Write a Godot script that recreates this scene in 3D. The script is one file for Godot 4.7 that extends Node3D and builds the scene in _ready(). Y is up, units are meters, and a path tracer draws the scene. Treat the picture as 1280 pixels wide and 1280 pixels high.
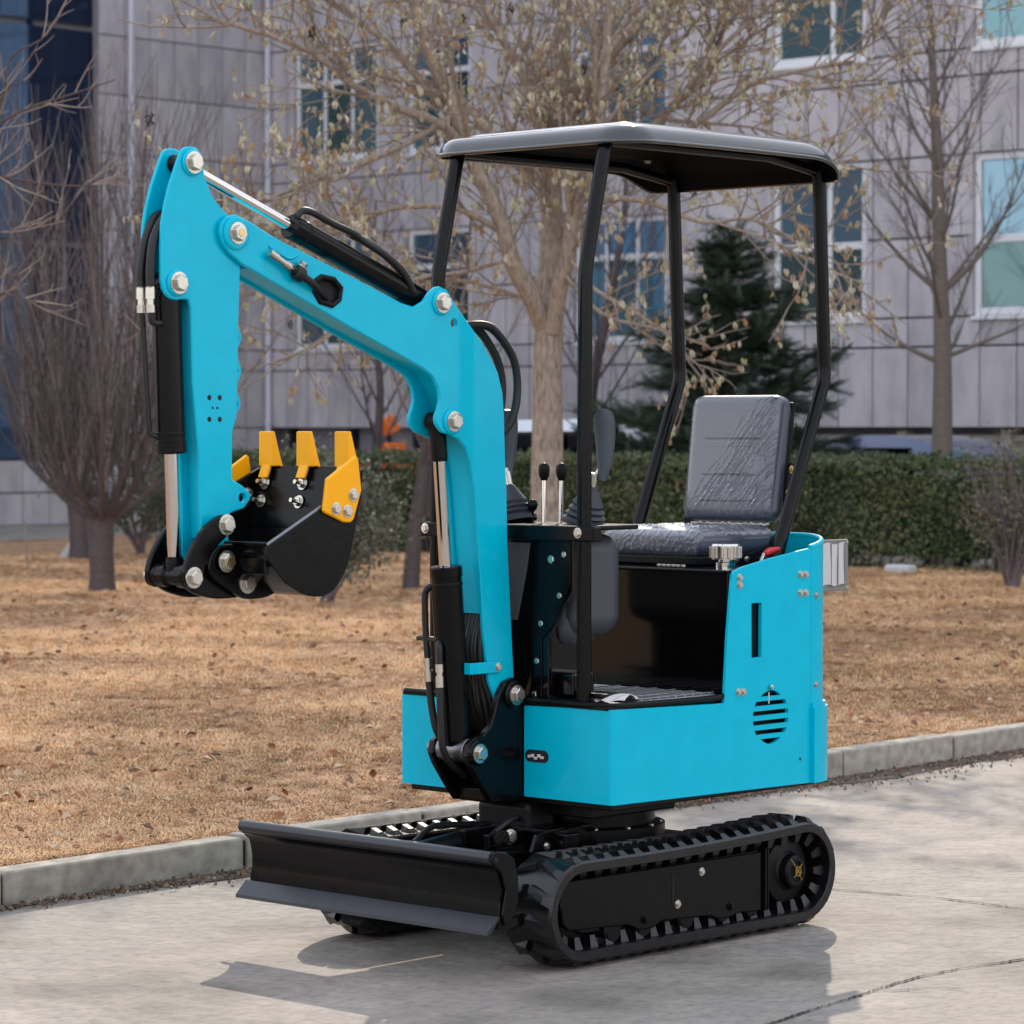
extends Node3D
# A small teal excavator on a concrete yard, a dry lawn, a hedge, bare trees and an office block behind.
# x runs to the rear of the excavator, y is up, z runs to the excavator's left side; metres.

class Shape:
	var v := PackedVector3Array()
	var n := PackedVector3Array()
	var ix := PackedInt32Array()
	var col := PackedColorArray()
	var paint := Color(1, 1, 1)
	var coloured := false

	func tri(a: Vector3, b: Vector3, c: Vector3, na: Vector3, nb: Vector3, nc: Vector3) -> void:
		var i := v.size()
		v.append(a); v.append(b); v.append(c)
		n.append(na); n.append(nb); n.append(nc)
		if coloured:
			col.append(paint); col.append(paint); col.append(paint)
		if (b - a).cross(c - a).dot(na + nb + nc) > 0.0:
			ix.append(i); ix.append(i + 2); ix.append(i + 1)
		else:
			ix.append(i); ix.append(i + 1); ix.append(i + 2)

	func flat(a: Vector3, b: Vector3, c: Vector3, out: Vector3) -> void:
		var f := (b - a).cross(c - a).normalized()
		if f.dot(out) < 0.0:
			f = -f
		tri(a, b, c, f, f, f)

	func quad(a: Vector3, b: Vector3, c: Vector3, d: Vector3, out: Vector3) -> void:
		flat(a, b, c, out)
		flat(a, c, d, out)

	func squad(a: Vector3, b: Vector3, c: Vector3, d: Vector3, na: Vector3, nb: Vector3, nc: Vector3, nd: Vector3) -> void:
		tri(a, b, c, na, nb, nc)
		tri(a, c, d, na, nc, nd)

	func mesh() -> ArrayMesh:
		var a := []
		a.resize(Mesh.ARRAY_MAX)
		a[Mesh.ARRAY_VERTEX] = v
		a[Mesh.ARRAY_NORMAL] = n
		a[Mesh.ARRAY_INDEX] = ix
		if coloured:
			a[Mesh.ARRAY_COLOR] = col
		var m := ArrayMesh.new()
		m.add_surface_from_arrays(Mesh.PRIMITIVE_TRIANGLES, a)
		return m

	# a box with rounded edges
	func rbox(c: Vector3, size: Vector3, r: float, t := Transform3D()) -> void:
		var h := size * 0.5
		r = minf(r, minf(h.x, minf(h.y, h.z)) * 0.99)
		var k := [0, 1, 2]
		for ax in 3:
			var u: int = k[(ax + 1) % 3]
			var w: int = k[(ax + 2) % 3]
			var lu := [-h[u], -h[u] + r * 0.35, -h[u] + r, h[u] - r, h[u] - r * 0.35, h[u]]
			var lw := [-h[w], -h[w] + r * 0.35, -h[w] + r, h[w] - r, h[w] - r * 0.35, h[w]]
			for sgn in [-1.0, 1.0]:
				var ps := []
				var ns := []
				for i in 6:
					for j in 6:
						var p := Vector3()
						p[ax] = h[ax] * sgn
						p[u] = lu[i]
						p[w] = lw[j]
						var q := Vector3(clampf(p.x, -h.x + r, h.x - r), clampf(p.y, -h.y + r, h.y - r), clampf(p.z, -h.z + r, h.z - r))
						var nn := (p - q).normalized()
						ps.append(t * (c + q + nn * r))
						ns.append((t.basis * nn).normalized())
				for i in 5:
					for j in 5:
						var a := i * 6 + j
						squad(ps[a], ps[a + 1], ps[a + 7], ps[a + 6], ns[a], ns[a + 1], ns[a + 7], ns[a + 6])

	func box(c: Vector3, size: Vector3, t := Transform3D()) -> void:
		var h := size * 0.5
		for ax in 3:
			var u := (ax + 1) % 3
			var w := (ax + 2) % 3
			for sgn in [-1.0, 1.0]:
				var o := Vector3()
				o[ax] = sgn
				var ps := []
				for s in [[-1, -1], [1, -1], [1, 1], [-1, 1]]:
					var p := Vector3()
					p[ax] = h[ax] * sgn
					p[u] = h[u] * s[0]
					p[w] = h[w] * s[1]
					ps.append(t * (c + p))
				quad(ps[0], ps[1], ps[2], ps[3], t.basis * o)

	# a tube along points, its radius from the list or the single value
	func tube(pts: Array, radii, sides := 8, capped := true) -> void:
		var m := pts.size()
		var prev := Vector3()
		var rings := []
		var norms := []
		var tan0 := Vector3()
		var side := Vector3()
		for i in m:
			var p: Vector3 = pts[i]
			var d: Vector3
			if i == 0:
				d = pts[1] - p
			elif i == m - 1:
				d = p - pts[i - 1]
			else:
				d = (pts[i + 1] - p).normalized() + (p - pts[i - 1]).normalized()
			d = d.normalized()
			if i == 0:
				side = d.cross(Vector3(0.31, 0.2, 0.93)).normalized()
				if side.length() < 0.5:
					side = d.cross(Vector3.RIGHT).normalized()
			else:
				side = (side - d * side.dot(d)).normalized()
			var up := d.cross(side)
			var r: float = radii[i] if radii is Array else radii
			var ring := []
			var norm := []
			for j in sides:
				var a := TAU * j / sides
				var o := side * cos(a) + up * sin(a)
				ring.append(p + o * r)
				norm.append(o)
			rings.append(ring)
			norms.append(norm)
			if i > 0:
				for j in sides:
					var j2 := (j + 1) % sides
					squad(rings[i - 1][j], rings[i - 1][j2], ring[j2], ring[j], norms[i - 1][j], norms[i - 1][j2], norm[j2], norm[j])
			prev = p
			if capped and (i == 0 or i == m - 1):
				var o2 := -d if i == 0 else d
				for j in sides:
					flat(p, ring[j], ring[(j + 1) % sides], o2)

	# a turned shape: profile of (radius, height) along the axis
	func lathe(o: Vector3, axis: Vector3, prof: Array, sides := 24, soft := false) -> void:
		axis = axis.normalized()
		var s := axis.cross(Vector3(0.3, 0.9, 0.31)).normalized()
		var t := axis.cross(s)
		for i in prof.size() - 1:
			var a: Vector2 = prof[i]
			var b: Vector2 = prof[i + 1]
			if a.is_equal_approx(b):
				continue
			var e := b - a
			var nr := Vector2(e.y, -e.x).normalized()
			var na := nr
			var nb := nr
			if soft:
				if i > 0:
					var e0: Vector2 = a - prof[i - 1]
					na = (nr + Vector2(e0.y, -e0.x).normalized()).normalized()
				if i < prof.size() - 2:
					var e1: Vector2 = prof[i + 2] - b
					nb = (nr + Vector2(e1.y, -e1.x).normalized()).normalized()
			for j in sides:
				var a0 := TAU * j / sides
				var a1 := TAU * (j + 1) / sides
				var c0 := s * cos(a0) + t * sin(a0)
				var c1 := s * cos(a1) + t * sin(a1)
				squad(o + c0 * a.x + axis * a.y, o + c1 * a.x + axis * a.y, o + c1 * b.x + axis * b.y, o + c0 * b.x + axis * b.y, c0 * na.x + axis * na.y, c1 * na.x + axis * na.y, c1 * nb.x + axis * nb.y, c0 * nb.x + axis * nb.y)

	func cyl(a: Vector3, b: Vector3, r: float, sides := 20, bev := 0.002) -> void:
		var l := a.distance_to(b)
		bev = minf(bev, minf(r * 0.4, l * 0.4))
		lathe(a, b - a, [Vector2(0, 0), Vector2(r - bev, 0), Vector2(r, bev), Vector2(r, l - bev), Vector2(r - bev, l), Vector2(0, l)], sides)

	# a flat plate: outline in (x, y), from z0 to z1, edges chamfered, with holes; t places it
	func plate(outline: PackedVector2Array, z0: float, z1: float, bev := 0.002, holes := [], t := Transform3D(), smooth_deg := 40.0) -> void:
		var p := outline
		if Geometry2D.is_polygon_clockwise(p):
			p = p.duplicate()
			p.reverse()
		var m := p.size()
		var en := []
		for i in m:
			var e := (p[(i + 1) % m] - p[i]).normalized()
			en.append(Vector2(e.y, -e.x))
		var inner := PackedVector2Array()
		var vn := []
		for i in m:
			var n0: Vector2 = en[(i + m - 1) % m]
			var n1: Vector2 = en[i]
			var mid := (n0 + n1).normalized()
			inner.append(p[i] - mid * bev / maxf(0.4, mid.dot(n1)))
			if n0.dot(n1) > cos(deg_to_rad(smooth_deg)):
				vn.append([mid, mid])
			else:
				vn.append([n0, n1])
		var lo := minf(z0, z1)
		var hi := maxf(z0, z1)
		for i in m:
			var j := (i + 1) % m
			var na: Vector2 = vn[i][1]
			var nb: Vector2 = vn[j][0]
			var a3 := (t.basis * Vector3(na.x, na.y, 0)).normalized()
			var b3 := (t.basis * Vector3(nb.x, nb.y, 0)).normalized()
			squad(t * Vector3(p[i].x, p[i].y, lo + bev), t * Vector3(p[j].x, p[j].y, lo + bev), t * Vector3(p[j].x, p[j].y, hi - bev), t * Vector3(p[i].x, p[i].y, hi - bev), a3, b3, b3, a3)
			if bev > 0.0:
				var up := (t.basis * Vector3(en[i].x, en[i].y, 1)).normalized()
				var dn := (t.basis * Vector3(en[i].x, en[i].y, -1)).normalized()
				squad(t * Vector3(p[i].x, p[i].y, hi - bev), t * Vector3(p[j].x, p[j].y, hi - bev), t * Vector3(inner[j].x, inner[j].y, hi), t * Vector3(inner[i].x, inner[i].y, hi), up, up, up, up)
				squad(t * Vector3(p[i].x, p[i].y, lo + bev), t * Vector3(p[j].x, p[j].y, lo + bev), t * Vector3(inner[j].x, inner[j].y, lo), t * Vector3(inner[i].x, inner[i].y, lo), dn, dn, dn, dn)
		var pieces := [inner]
		for h in holes:
			var c := Vector2()
			for q in h:
				c += q
			c /= h.size()
			var big := 50.0
			var left := PackedVector2Array([Vector2(c.x - big, c.y - big), Vector2(c.x, c.y - big), Vector2(c.x, c.y + big), Vector2(c.x - big, c.y + big)])
			var right := PackedVector2Array([Vector2(c.x, c.y - big), Vector2(c.x + big, c.y - big), Vector2(c.x + big, c.y + big), Vector2(c.x, c.y + big)])
			var hp := PackedVector2Array(h)
			var after := []
			for piece in pieces:
				for half in [left, right]:
					for q in Geometry2D.intersect_polygons(piece, half):
						for w in Geometry2D.clip_polygons(q, hp):
							after.append(w)
			pieces = after
			var hm := hp.size()
			for i in hm:
				var a := hp[i]
				var b := hp[(i + 1) % hm]
				var mid2 := c - (a + b) * 0.5
				quad(t * Vector3(a.x, a.y, lo), t * Vector3(b.x, b.y, lo), t * Vector3(b.x, b.y, hi), t * Vector3(a.x, a.y, hi), t.basis * Vector3(mid2.x, mid2.y, 0))
		var nz := (t.basis * Vector3(0, 0, 1)).normalized()
		for piece in pieces:
			var ids := Geometry2D.triangulate_polygon(piece)
			for i in range(0, ids.size(), 3):
				var a: Vector2 = piece[ids[i]]
				var b: Vector2 = piece[ids[i + 1]]
				var c2: Vector2 = piece[ids[i + 2]]
				tri(t * Vector3(a.x, a.y, hi), t * Vector3(b.x, b.y, hi), t * Vector3(c2.x, c2.y, hi), nz, nz, nz)
				tri(t * Vector3(a.x, a.y, lo), t * Vector3(b.x, b.y, lo), t * Vector3(c2.x, c2.y, lo), -nz, -nz, -nz)

	func hexagon(c: Vector3, axis: Vector3, r: float, h: float) -> void:
		axis = axis.normalized()
		var s := axis.cross(Vector3(0.3, 0.9, 0.31)).normalized()
		var t := axis.cross(s)
		lathe(c, axis, [Vector2(0, 0), Vector2(r * 1.35, 0), Vector2(r * 1.35, h * 0.18), Vector2(r * 0.9, h * 0.2)], 16)
		for j in 6:
			var a0 := TAU * j / 6
			var a1 := TAU * (j + 1) / 6
			var c0 := s * cos(a0) + t * sin(a0)
			var c1 := s * cos(a1) + t * sin(a1)
			var b := axis * h * 0.2
			var e := axis * h * 0.88
			var f := axis * h
			quad(c + c0 * r + b, c + c1 * r + b, c + c1 * r + e, c + c0 * r + e, c0 + c1)
			quad(c + c0 * r + e, c + c1 * r + e, c + c1 * r * 0.86 + f, c + c0 * r * 0.86 + f, c0 + c1 + axis * 2)
			flat(c + f, c + c0 * r * 0.86 + f, c + c1 * r * 0.86 + f, axis)

var M := {}
var rng := RandomNumberGenerator.new()
var used := {}

func pv(a: Array) -> PackedVector2Array:
	var o := PackedVector2Array()
	for i in range(0, a.size(), 2):
		o.append(Vector2(a[i], a[i + 1]))
	return o

func disc(c: Vector2, r: float, k := 14) -> PackedVector2Array:
	var o := PackedVector2Array()
	for i in k:
		o.append(c + Vector2(cos(TAU * i / k), sin(TAU * i / k)) * r)
	return o

func smooth_path(pts: Array, per := 4) -> Array:
	# a smooth curve through the points that does not swing past them
	var out := []
	var m := pts.size()
	var tang := []
	for i in m:
		var a: Vector3 = pts[maxi(i - 1, 0)]
		var p: Vector3 = pts[i]
		var b: Vector3 = pts[mini(i + 1, m - 1)]
		var l := minf(p.distance_to(a) if i > 0 else 1e9, b.distance_to(p) if i < m - 1 else 1e9)
		tang.append((b - a).normalized() * l)
	for i in m - 1:
		var p1: Vector3 = pts[i]
		var p2: Vector3 = pts[i + 1]
		for k in per:
			var t := float(k) / per
			var t2 := t * t
			var t3 := t2 * t
			out.append(p1 * (2.0 * t3 - 3.0 * t2 + 1.0) + tang[i] * (t3 - 2.0 * t2 + t) + p2 * (3.0 * t2 - 2.0 * t3) + tang[i + 1] * (t3 - t2))
	out.append(pts[m - 1])
	return out

func numbered(called: String, parent: Node) -> String:
	var key := str(parent.get_instance_id()) + called
	var k: int = used.get(key, 0)
	used[key] = k + 1
	return called if k == 0 else "%s_%03d" % [called, k]

func put(called: String, s: Shape, m: Material, parent: Node = null) -> MeshInstance3D:
	return put_mesh(called, s.mesh(), m, parent)

func put_mesh(called: String, mesh: Mesh, m: Material, parent: Node = null, t := Transform3D()) -> MeshInstance3D:
	var o := MeshInstance3D.new()
	var p: Node = parent if parent else self
	o.name = numbered(called, p)
	o.mesh = mesh
	o.material_override = m
	o.transform = t
	p.add_child(o, true)
	return o

func thing(called: String, label: String, category: String, group := "", at := Vector3()) -> Node3D:
	var o := Node3D.new()
	o.name = numbered(called, self)
	add_child(o, true)
	o.position = at
	tag(o, label, category, group)
	return o

func tag(o: Node, label: String, category: String, group := "") -> void:
	o.set_meta("label", label)
	if category != "":
		o.set_meta("category", category)
	if group != "":
		o.set_meta("group", group)

func kind(o: Node, k: String, label := "", category := "") -> void:
	o.set_meta("kind", k)
	if label != "":
		o.set_meta("label", label)
	if category != "":
		o.set_meta("category", category)

func many(called: String, mesh: Mesh, m: Material, where: Array, tints: Array, parent: Node = null) -> MultiMeshInstance3D:
	var mm := MultiMesh.new()
	mm.transform_format = MultiMesh.TRANSFORM_3D
	mm.use_colors = tints.size() > 0
	mm.mesh = mesh
	mm.instance_count = where.size()
	for i in where.size():
		mm.set_instance_transform(i, where[i])
		if tints.size() > 0:
			mm.set_instance_color(i, tints[i])
	var o := MultiMeshInstance3D.new()
	var p: Node = parent if parent else self
	o.name = numbered(called, p)
	o.multimesh = mm
	o.material_override = m
	p.add_child(o, true)
	o.set_meta("kind", "stuff")
	return o

# ---------- materials
func mat(c: Color, rough: float, metal := 0.0, coat := 0.0) -> StandardMaterial3D:
	var m := StandardMaterial3D.new()
	m.albedo_color = c
	m.roughness = rough
	m.metallic = metal
	if coat > 0.0:
		m.clearcoat_enabled = true
		m.clearcoat = coat
		m.clearcoat_roughness = 0.06
	return m

func noise_tex(freq: float, stops: Array, octaves := 5, size := 512, seed_ := 1, kind_ := FastNoiseLite.TYPE_SIMPLEX_SMOOTH) -> NoiseTexture2D:
	var f := FastNoiseLite.new()
	f.seed = seed_
	f.noise_type = kind_
	f.frequency = freq
	f.fractal_octaves = octaves
	var t := NoiseTexture2D.new()
	t.width = size
	t.height = size
	t.seamless = true
	t.noise = f
	var g := Gradient.new()
	var offs := PackedFloat32Array()
	var cols := PackedColorArray()
	for s in stops:
		offs.append(s[0])
		cols.append(s[1])
	g.offsets = offs
	g.colors = cols
	t.color_ramp = g
	return t

func grey(a: float) -> Color:
	return Color(a, a, a)

func tri_map(m: StandardMaterial3D, scale: float, world := true) -> StandardMaterial3D:
	m.uv1_triplanar = true
	m.uv1_world_triplanar = world
	m.uv1_scale = Vector3.ONE * scale
	return m

func bump(m: StandardMaterial3D, tex: Texture2D, cm: float) -> StandardMaterial3D:
	m.heightmap_enabled = true
	m.heightmap_texture = tex
	m.heightmap_scale = cm
	return m

func detail(m: StandardMaterial3D, tex: Texture2D, scale: float, mode := BaseMaterial3D.BLEND_MODE_MUL) -> StandardMaterial3D:
	m.detail_enabled = true
	m.detail_albedo = tex
	m.detail_blend_mode = mode
	m.detail_uv_layer = BaseMaterial3D.DETAIL_UV_2
	m.uv2_triplanar = true
	m.uv2_world_triplanar = true
	m.uv2_scale = Vector3.ONE * scale
	return m

func make_materials() -> void:
	var smudge := noise_tex(0.012, [[0.0, grey(0.8)], [0.45, grey(0.95)], [1.0, grey(1.25)]], 5, 512, 11)
	var fine := noise_tex(0.08, [[0.0, grey(0.2)], [1.0, grey(0.8)]], 3, 256, 12)
	var peel := noise_tex(0.06, [[0.0, grey(0.0)], [1.0, grey(1.0)]], 2, 256, 13)
	M.teal = tri_map(mat(Color(0.0, 0.73, 0.84), 0.34, 0.0, 0.2), 1.7)
	M.teal.metallic_specular = 0.22
	M.teal.roughness_texture = smudge
	M.teal.albedo_color = Color(1, 1, 1)
	M.teal.albedo_texture = noise_tex(0.01, [[0.0, Color(0.0, 0.71, 0.82)], [0.5, Color(0.0, 0.725, 0.835)], [1.0, Color(0.01, 0.742, 0.85)]], 5, 512, 16)
	bump(M.teal, peel, 0.01)
	M.black = tri_map(mat(Color(1, 1, 1), 0.22), 1.9)
	M.black.albedo_texture = noise_tex(0.03, [[0.0, Color(0.03, 0.03, 0.036)], [0.58, Color(0.036, 0.036, 0.042)], [0.8, Color(0.055, 0.054, 0.056)], [1.0, Color(0.11, 0.105, 0.1)]], 6, 512, 14)
	M.black.metallic_specular = 0.32
	M.canopy = mat(Color(0.035, 0.04, 0.052), 0.14, 0.0, 1.0)
	M.dark_underside = mat(Color(0.03, 0.03, 0.036), 0.6)  # shade under the roof put into a darker, duller black
	M.dark_underside.metallic_specular = 0.2
	M.edge = tri_map(mat(Color(0.125, 0.134, 0.17), 0.36, 0.25), 4.0)  # bluish sky sheen of lip and cutting edge put into the colour
	M.edge.roughness_texture = smudge
	M.edge.metallic_specular = 0.6
	M.black.roughness_texture = smudge
	bump(M.black, peel, 0.012)
	M.satin = tri_map(mat(Color(0.045, 0.045, 0.05), 0.42), 2.3)
	M.satin.metallic_specular = 0.3
	M.satin.roughness_texture = smudge
	M.panel = mat(Color(0.03, 0.03, 0.036), 0.1, 0.0, 0.15)
	M.panel.metallic_specular = 0.4
	M.rubber = tri_map(mat(Color(1, 1, 1), 0.33), 3.0)
	M.rubber.albedo_texture = noise_tex(0.03, [[0.0, Color(0.04, 0.044, 0.056)], [0.55, Color(0.05, 0.055, 0.068)], [0.78, Color(0.085, 0.084, 0.088)], [1.0, Color(0.2, 0.185, 0.165)]], 6, 512, 15)
	M.rubber.metallic_specular = 0.5
	M.rubber.roughness_texture = smudge
	bump(M.rubber, fine, 0.05)
	M.hose = tri_map(mat(Color(0.06, 0.06, 0.065), 0.5), 8.0)
	bump(M.hose, fine, 0.06)
	M.chrome = mat(Color(0.86, 0.84, 0.82), 0.1, 1.0)
	M.zinc = tri_map(mat(Color(0.82, 0.8, 0.76), 0.3, 1.0), 9.0)
	M.zinc.roughness_texture = smudge
	M.brass = mat(Color(0.84, 0.74, 0.52), 0.3, 1.0)
	M.film = mat(Color(0.93, 0.95, 1.0, 0.05), 0.05)
	M.film.transparency = BaseMaterial3D.TRANSPARENCY_ALPHA
	M.steel = tri_map(mat(Color(0.5, 0.5, 0.52), 0.35, 0.9), 4.0)
	M.yellow = tri_map(mat(Color(1.0, 0.69, 0.0), 0.4, 0.0, 0.15), 2.5)
	M.yellow.metallic_specular = 0.35
	bump(M.yellow, peel, 0.02)
	M.paint_mark = mat(Color(0.6, 0.48, 0.17), 0.7)
	M.red = mat(Color(0.75, 0.04, 0.08), 0.35)
	M.boot = mat(Color(0.2, 0.21, 0.24), 0.6)
	M.grip = mat(Color(0.22, 0.25, 0.28), 0.45)
	M.cowl = tri_map(mat(Color(0.25, 0.26, 0.29), 0.5), 6.0)
	bump(M.cowl, fine, 0.03)
	M.vinyl = tri_map(mat(Color(0.23, 0.245, 0.31), 0.4, 0.0, 0.4), 2.0)
	var crease := noise_tex(0.02, [[0.0, grey(0.0)], [0.46, grey(0.25)], [0.5, grey(1.0)], [0.54, grey(0.3)], [1.0, grey(0.1)]], 3, 512, 21)
	bump(M.vinyl, fine, 0.03)
	M.mat = tri_map(mat(Color(0.6, 0.6, 0.61), 0.22, 0.6), 4.0)
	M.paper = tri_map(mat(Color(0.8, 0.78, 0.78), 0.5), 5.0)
	M.cardboard = mat(Color(0.5, 0.49, 0.47), 0.7)
	# the yard
	var patches := noise_tex(0.006, [[0.0, Color(0.42, 0.395, 0.365)], [0.3, Color(0.525, 0.495, 0.46)], [0.5, Color(0.585, 0.552, 0.515)], [0.62, Color(0.55, 0.52, 0.49)], [1.0, Color(0.67, 0.632, 0.59)]], 7, 1024, 31)
	M.concrete = tri_map(mat(Color(1, 1, 1), 0.82), 0.22)
	M.concrete.albedo_texture = patches
	var grit := noise_tex(0.03, [[0.0, grey(0.82)], [0.4, grey(0.95)], [0.6, grey(0.98)], [1.0, grey(1.0)]], 4, 1024, 32)
	detail(M.concrete, grit, 0.8)
	M.concrete.uv2_scale = Vector3(0.55, 0.8, 0.95)
	bump(M.concrete, noise_tex(0.05, [[0.0, grey(0.0)], [1.0, grey(1.0)]], 5, 1024, 33), 0.7)
	var stone := noise_tex(0.02, [[0.0, Color(0.54, 0.51, 0.465)], [0.5, Color(0.64, 0.61, 0.56)], [1.0, Color(0.74, 0.705, 0.65)]], 6, 512, 34)
	M.kerb = tri_map(mat(Color(1, 1, 1), 0.85), 1.3)
	M.kerb.albedo_texture = stone
	bump(M.kerb, stone, 0.6)
	detail(M.kerb, noise_tex(0.008, [[0.0, grey(0.8)], [0.5, grey(0.97)], [1.0, grey(1.0)]], 4, 512, 35), 0.5)
	M.crack = mat(Color(0.16, 0.15, 0.14), 0.95)
	M.soil = tri_map(mat(Color(1, 1, 1), 0.95), 2.0)
	M.soil.albedo_texture = noise_tex(0.03, [[0.0, Color(0.2, 0.17, 0.14)], [0.5, Color(0.33, 0.28, 0.24)], [1.0, Color(0.47, 0.42, 0.36)]], 6, 512, 36)
	M.lawn = tri_map(mat(Color(1, 1, 1), 0.95), 0.35)
	M.lawn.albedo_texture = noise_tex(0.02, [[0.0, Color(0.44, 0.33, 0.24)], [0.4, Color(0.61, 0.465, 0.335)], [0.7, Color(0.72, 0.56, 0.405)], [1.0, Color(0.79, 0.645, 0.475)]], 7, 1024, 37)
	detail(M.lawn, noise_tex(0.12, [[0.0, grey(0.45)], [0.5, grey(0.95)], [1.0, grey(1.15)]], 4, 512, 38), 2.2)
	bump(M.lawn, noise_tex(0.08, [[0.0, grey(0.0)], [1.0, grey(1.0)]], 5, 512, 39), 3.0)
	M.grass = mat(Color(1, 1, 1), 0.8)
	M.grass.vertex_color_use_as_albedo = true
	M.grass.backlight_enabled = true
	M.grass.backlight = Color(0.35, 0.3, 0.22)
	M.leaf = mat(Color(1, 1, 1), 0.5)
	M.leaf.vertex_color_use_as_albedo = true
	M.leaf.backlight_enabled = true
	M.leaf.backlight = Color(0.4, 0.45, 0.25)
	M.litter = mat(Color(1, 1, 1), 0.85)
	M.litter.vertex_color_use_as_albedo = true
	# bark
	M.bark = tri_map(mat(Color(1, 1, 1), 0.85), 2.2)
	M.bark.uv1_scale = Vector3(3.2, 0.7, 3.2)
	M.bark.albedo_texture = noise_tex(0.025, [[0.0, Color(0.37, 0.33, 0.3)], [0.45, Color(0.57, 0.52, 0.47)], [1.0, Color(0.72, 0.67, 0.61)]], 6, 512, 41)
	bump(M.bark, noise_tex(0.05, [[0.0, grey(0.0)], [1.0, grey(1.0)]], 5, 512, 42), 0.5)
	M.twig = mat(Color(0.52, 0.47, 0.43), 0.8)
	M.dark_bark = tri_map(mat(Color(1, 1, 1), 0.9), 3.0)
	M.dark_bark.uv1_scale = Vector3(5.0, 1.0, 5.0)
	M.dark_bark.albedo_texture = noise_tex(0.04, [[0.0, Color(0.27, 0.235, 0.24)], [0.5, Color(0.39, 0.35, 0.355)], [1.0, Color(0.5, 0.45, 0.445)]], 5, 512, 43)
	bump(M.dark_bark, noise_tex(0.06, [[0.0, grey(0.0)], [1.0, grey(1.0)]], 5, 512, 44), 2.0)
	M.dark_twig = mat(Color(0.41, 0.365, 0.37), 0.8)
	M.pale_twig = mat(Color(0.55, 0.5, 0.47), 0.75)
	M.ginkgo = tri_map(mat(Color(1, 1, 1), 0.9), 3.0)
	M.ginkgo.uv1_scale = Vector3(5.0, 1.0, 5.0)
	M.ginkgo.albedo_texture = noise_tex(0.04, [[0.0, Color(0.3, 0.27, 0.25)], [0.5, Color(0.42, 0.38, 0.35)], [1.0, Color(0.52, 0.48, 0.44)]], 5, 512, 45)
	M.catkin = mat(Color(1, 1, 1), 0.7)
	M.catkin.vertex_color_use_as_albedo = true
	M.catkin.backlight_enabled = true
	M.catkin.backlight = Color(0.5, 0.48, 0.35)
	# the building
	for k in 4:
		var tone: float = [0.0, 0.018, -0.02, 0.03][k]
		var m := tri_map(mat(Color(1, 1, 1), 0.75), 0.35)
		m.albedo_texture = noise_tex(0.02, [[0.0, Color(0.63 + tone, 0.61 + tone, 0.63 + tone)], [0.5, Color(0.7 + tone, 0.68 + tone, 0.695 + tone)], [1.0, Color(0.75 + tone, 0.73 + tone, 0.74 + tone)]], 5, 256, 51 + k)
		m.uv1_scale = Vector3(0.6, 0.2, 0.6)
		M["cladding%d" % k] = m
	M.joint = mat(Color(0.53, 0.51, 0.54), 0.9)
	M.frame = mat(Color(0.85, 0.85, 0.86), 0.4)
	M.cream = mat(Color(0.72, 0.71, 0.66), 0.6)
	M.pipe = mat(Color(0.78, 0.78, 0.82), 0.4)
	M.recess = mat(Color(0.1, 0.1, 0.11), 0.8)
	for k in 3:
		var g := tri_map(mat([Color(0.46, 0.58, 0.64), Color(0.42, 0.55, 0.58), Color(0.36, 0.46, 0.46)][k], 0.05, 0.82), 0.5)
		M["glass%d" % k] = g  # pane tones carry the sky and tree reflections in their colour
	M.glass_sky = mat(Color(0.4, 0.52, 0.64), 0.05, 0.8)  # blue of the reflected sky put into the pane tint
	M.glass_deep = mat(Color(0.12, 0.18, 0.28), 0.05, 0.6)
	M.car_blue = mat(Color(0.22, 0.28, 0.42), 0.25, 0.3, 0.8)
	M.car_white = mat(Color(0.82, 0.84, 0.87), 0.25, 0.0, 0.6)
	M.car_glass = mat(Color(0.05, 0.07, 0.09), 0.04, 0.3)
	M.tyre = mat(Color(0.05, 0.05, 0.05), 0.8)
	M.orange = mat(Color(0.86, 0.42, 0.1), 0.45)
	M.rock = mat(Color(0.72, 0.74, 0.74), 0.7)

# ---------- the excavator
func bolt(parent: Node, c: Vector3, axis: Vector3, r: float, h := 0.0, m: Material = null, called := "bolt") -> void:
	var s := Shape.new()
	s.hexagon(c, axis, r, h if h > 0.0 else r * 0.75)
	put(called, s, m if m else M.zinc, parent)

func boss(parent: Node, c: Vector3, r: float, h: float, m: Material) -> void:
	var s := Shape.new()
	s.lathe(c, Vector3.BACK, [Vector2(0, h), Vector2(r * 0.86, h), Vector2(r, h * 0.55), Vector2(r, -h * 0.5)], 24)
	put("boss", s, m, parent)

func track_point(d: float, off: float) -> Array:
	# a point on the belt's inner line moved out by off, its outward normal and its tangent
	var f := Vector2(-0.402, 0.155)
	var r := Vector2(0.562, 0.163)
	var rf := 0.106
	var rr := 0.114
	var top := f.distance_to(r)
	var lens := [top, PI * rr, top, PI * rf]
	var total: float = lens[0] + lens[1] + lens[2] + lens[3]
	d = fposmod(d, total)
	var p: Vector2
	var n: Vector2
	if d < lens[0]:
		var k: float = d / lens[0]
		n = Vector2(-0.016, 1).normalized()
		p = (f + n * rf).lerp(r + n * rr, k) + Vector2(0, -0.008 * sin(k * PI))
	elif d < lens[0] + lens[1]:
		var a: float = PI / 2 - (d - lens[0]) / rr
		n = Vector2(cos(a), sin(a))
		p = r + n * rr
	elif d < lens[0] + lens[1] + lens[2]:
		var k2: float = (d - lens[0] - lens[1]) / lens[2]
		n = Vector2(0, -1)
		p = (r + n * rr).lerp(f + n * rf, k2)
	else:
		var a2: float = -PI / 2 - (d - lens[0] - lens[1] - lens[2]) / rf
		n = Vector2(cos(a2), sin(a2))
		p = f + n * rf
	return [p + n * off, n, total]

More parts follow.
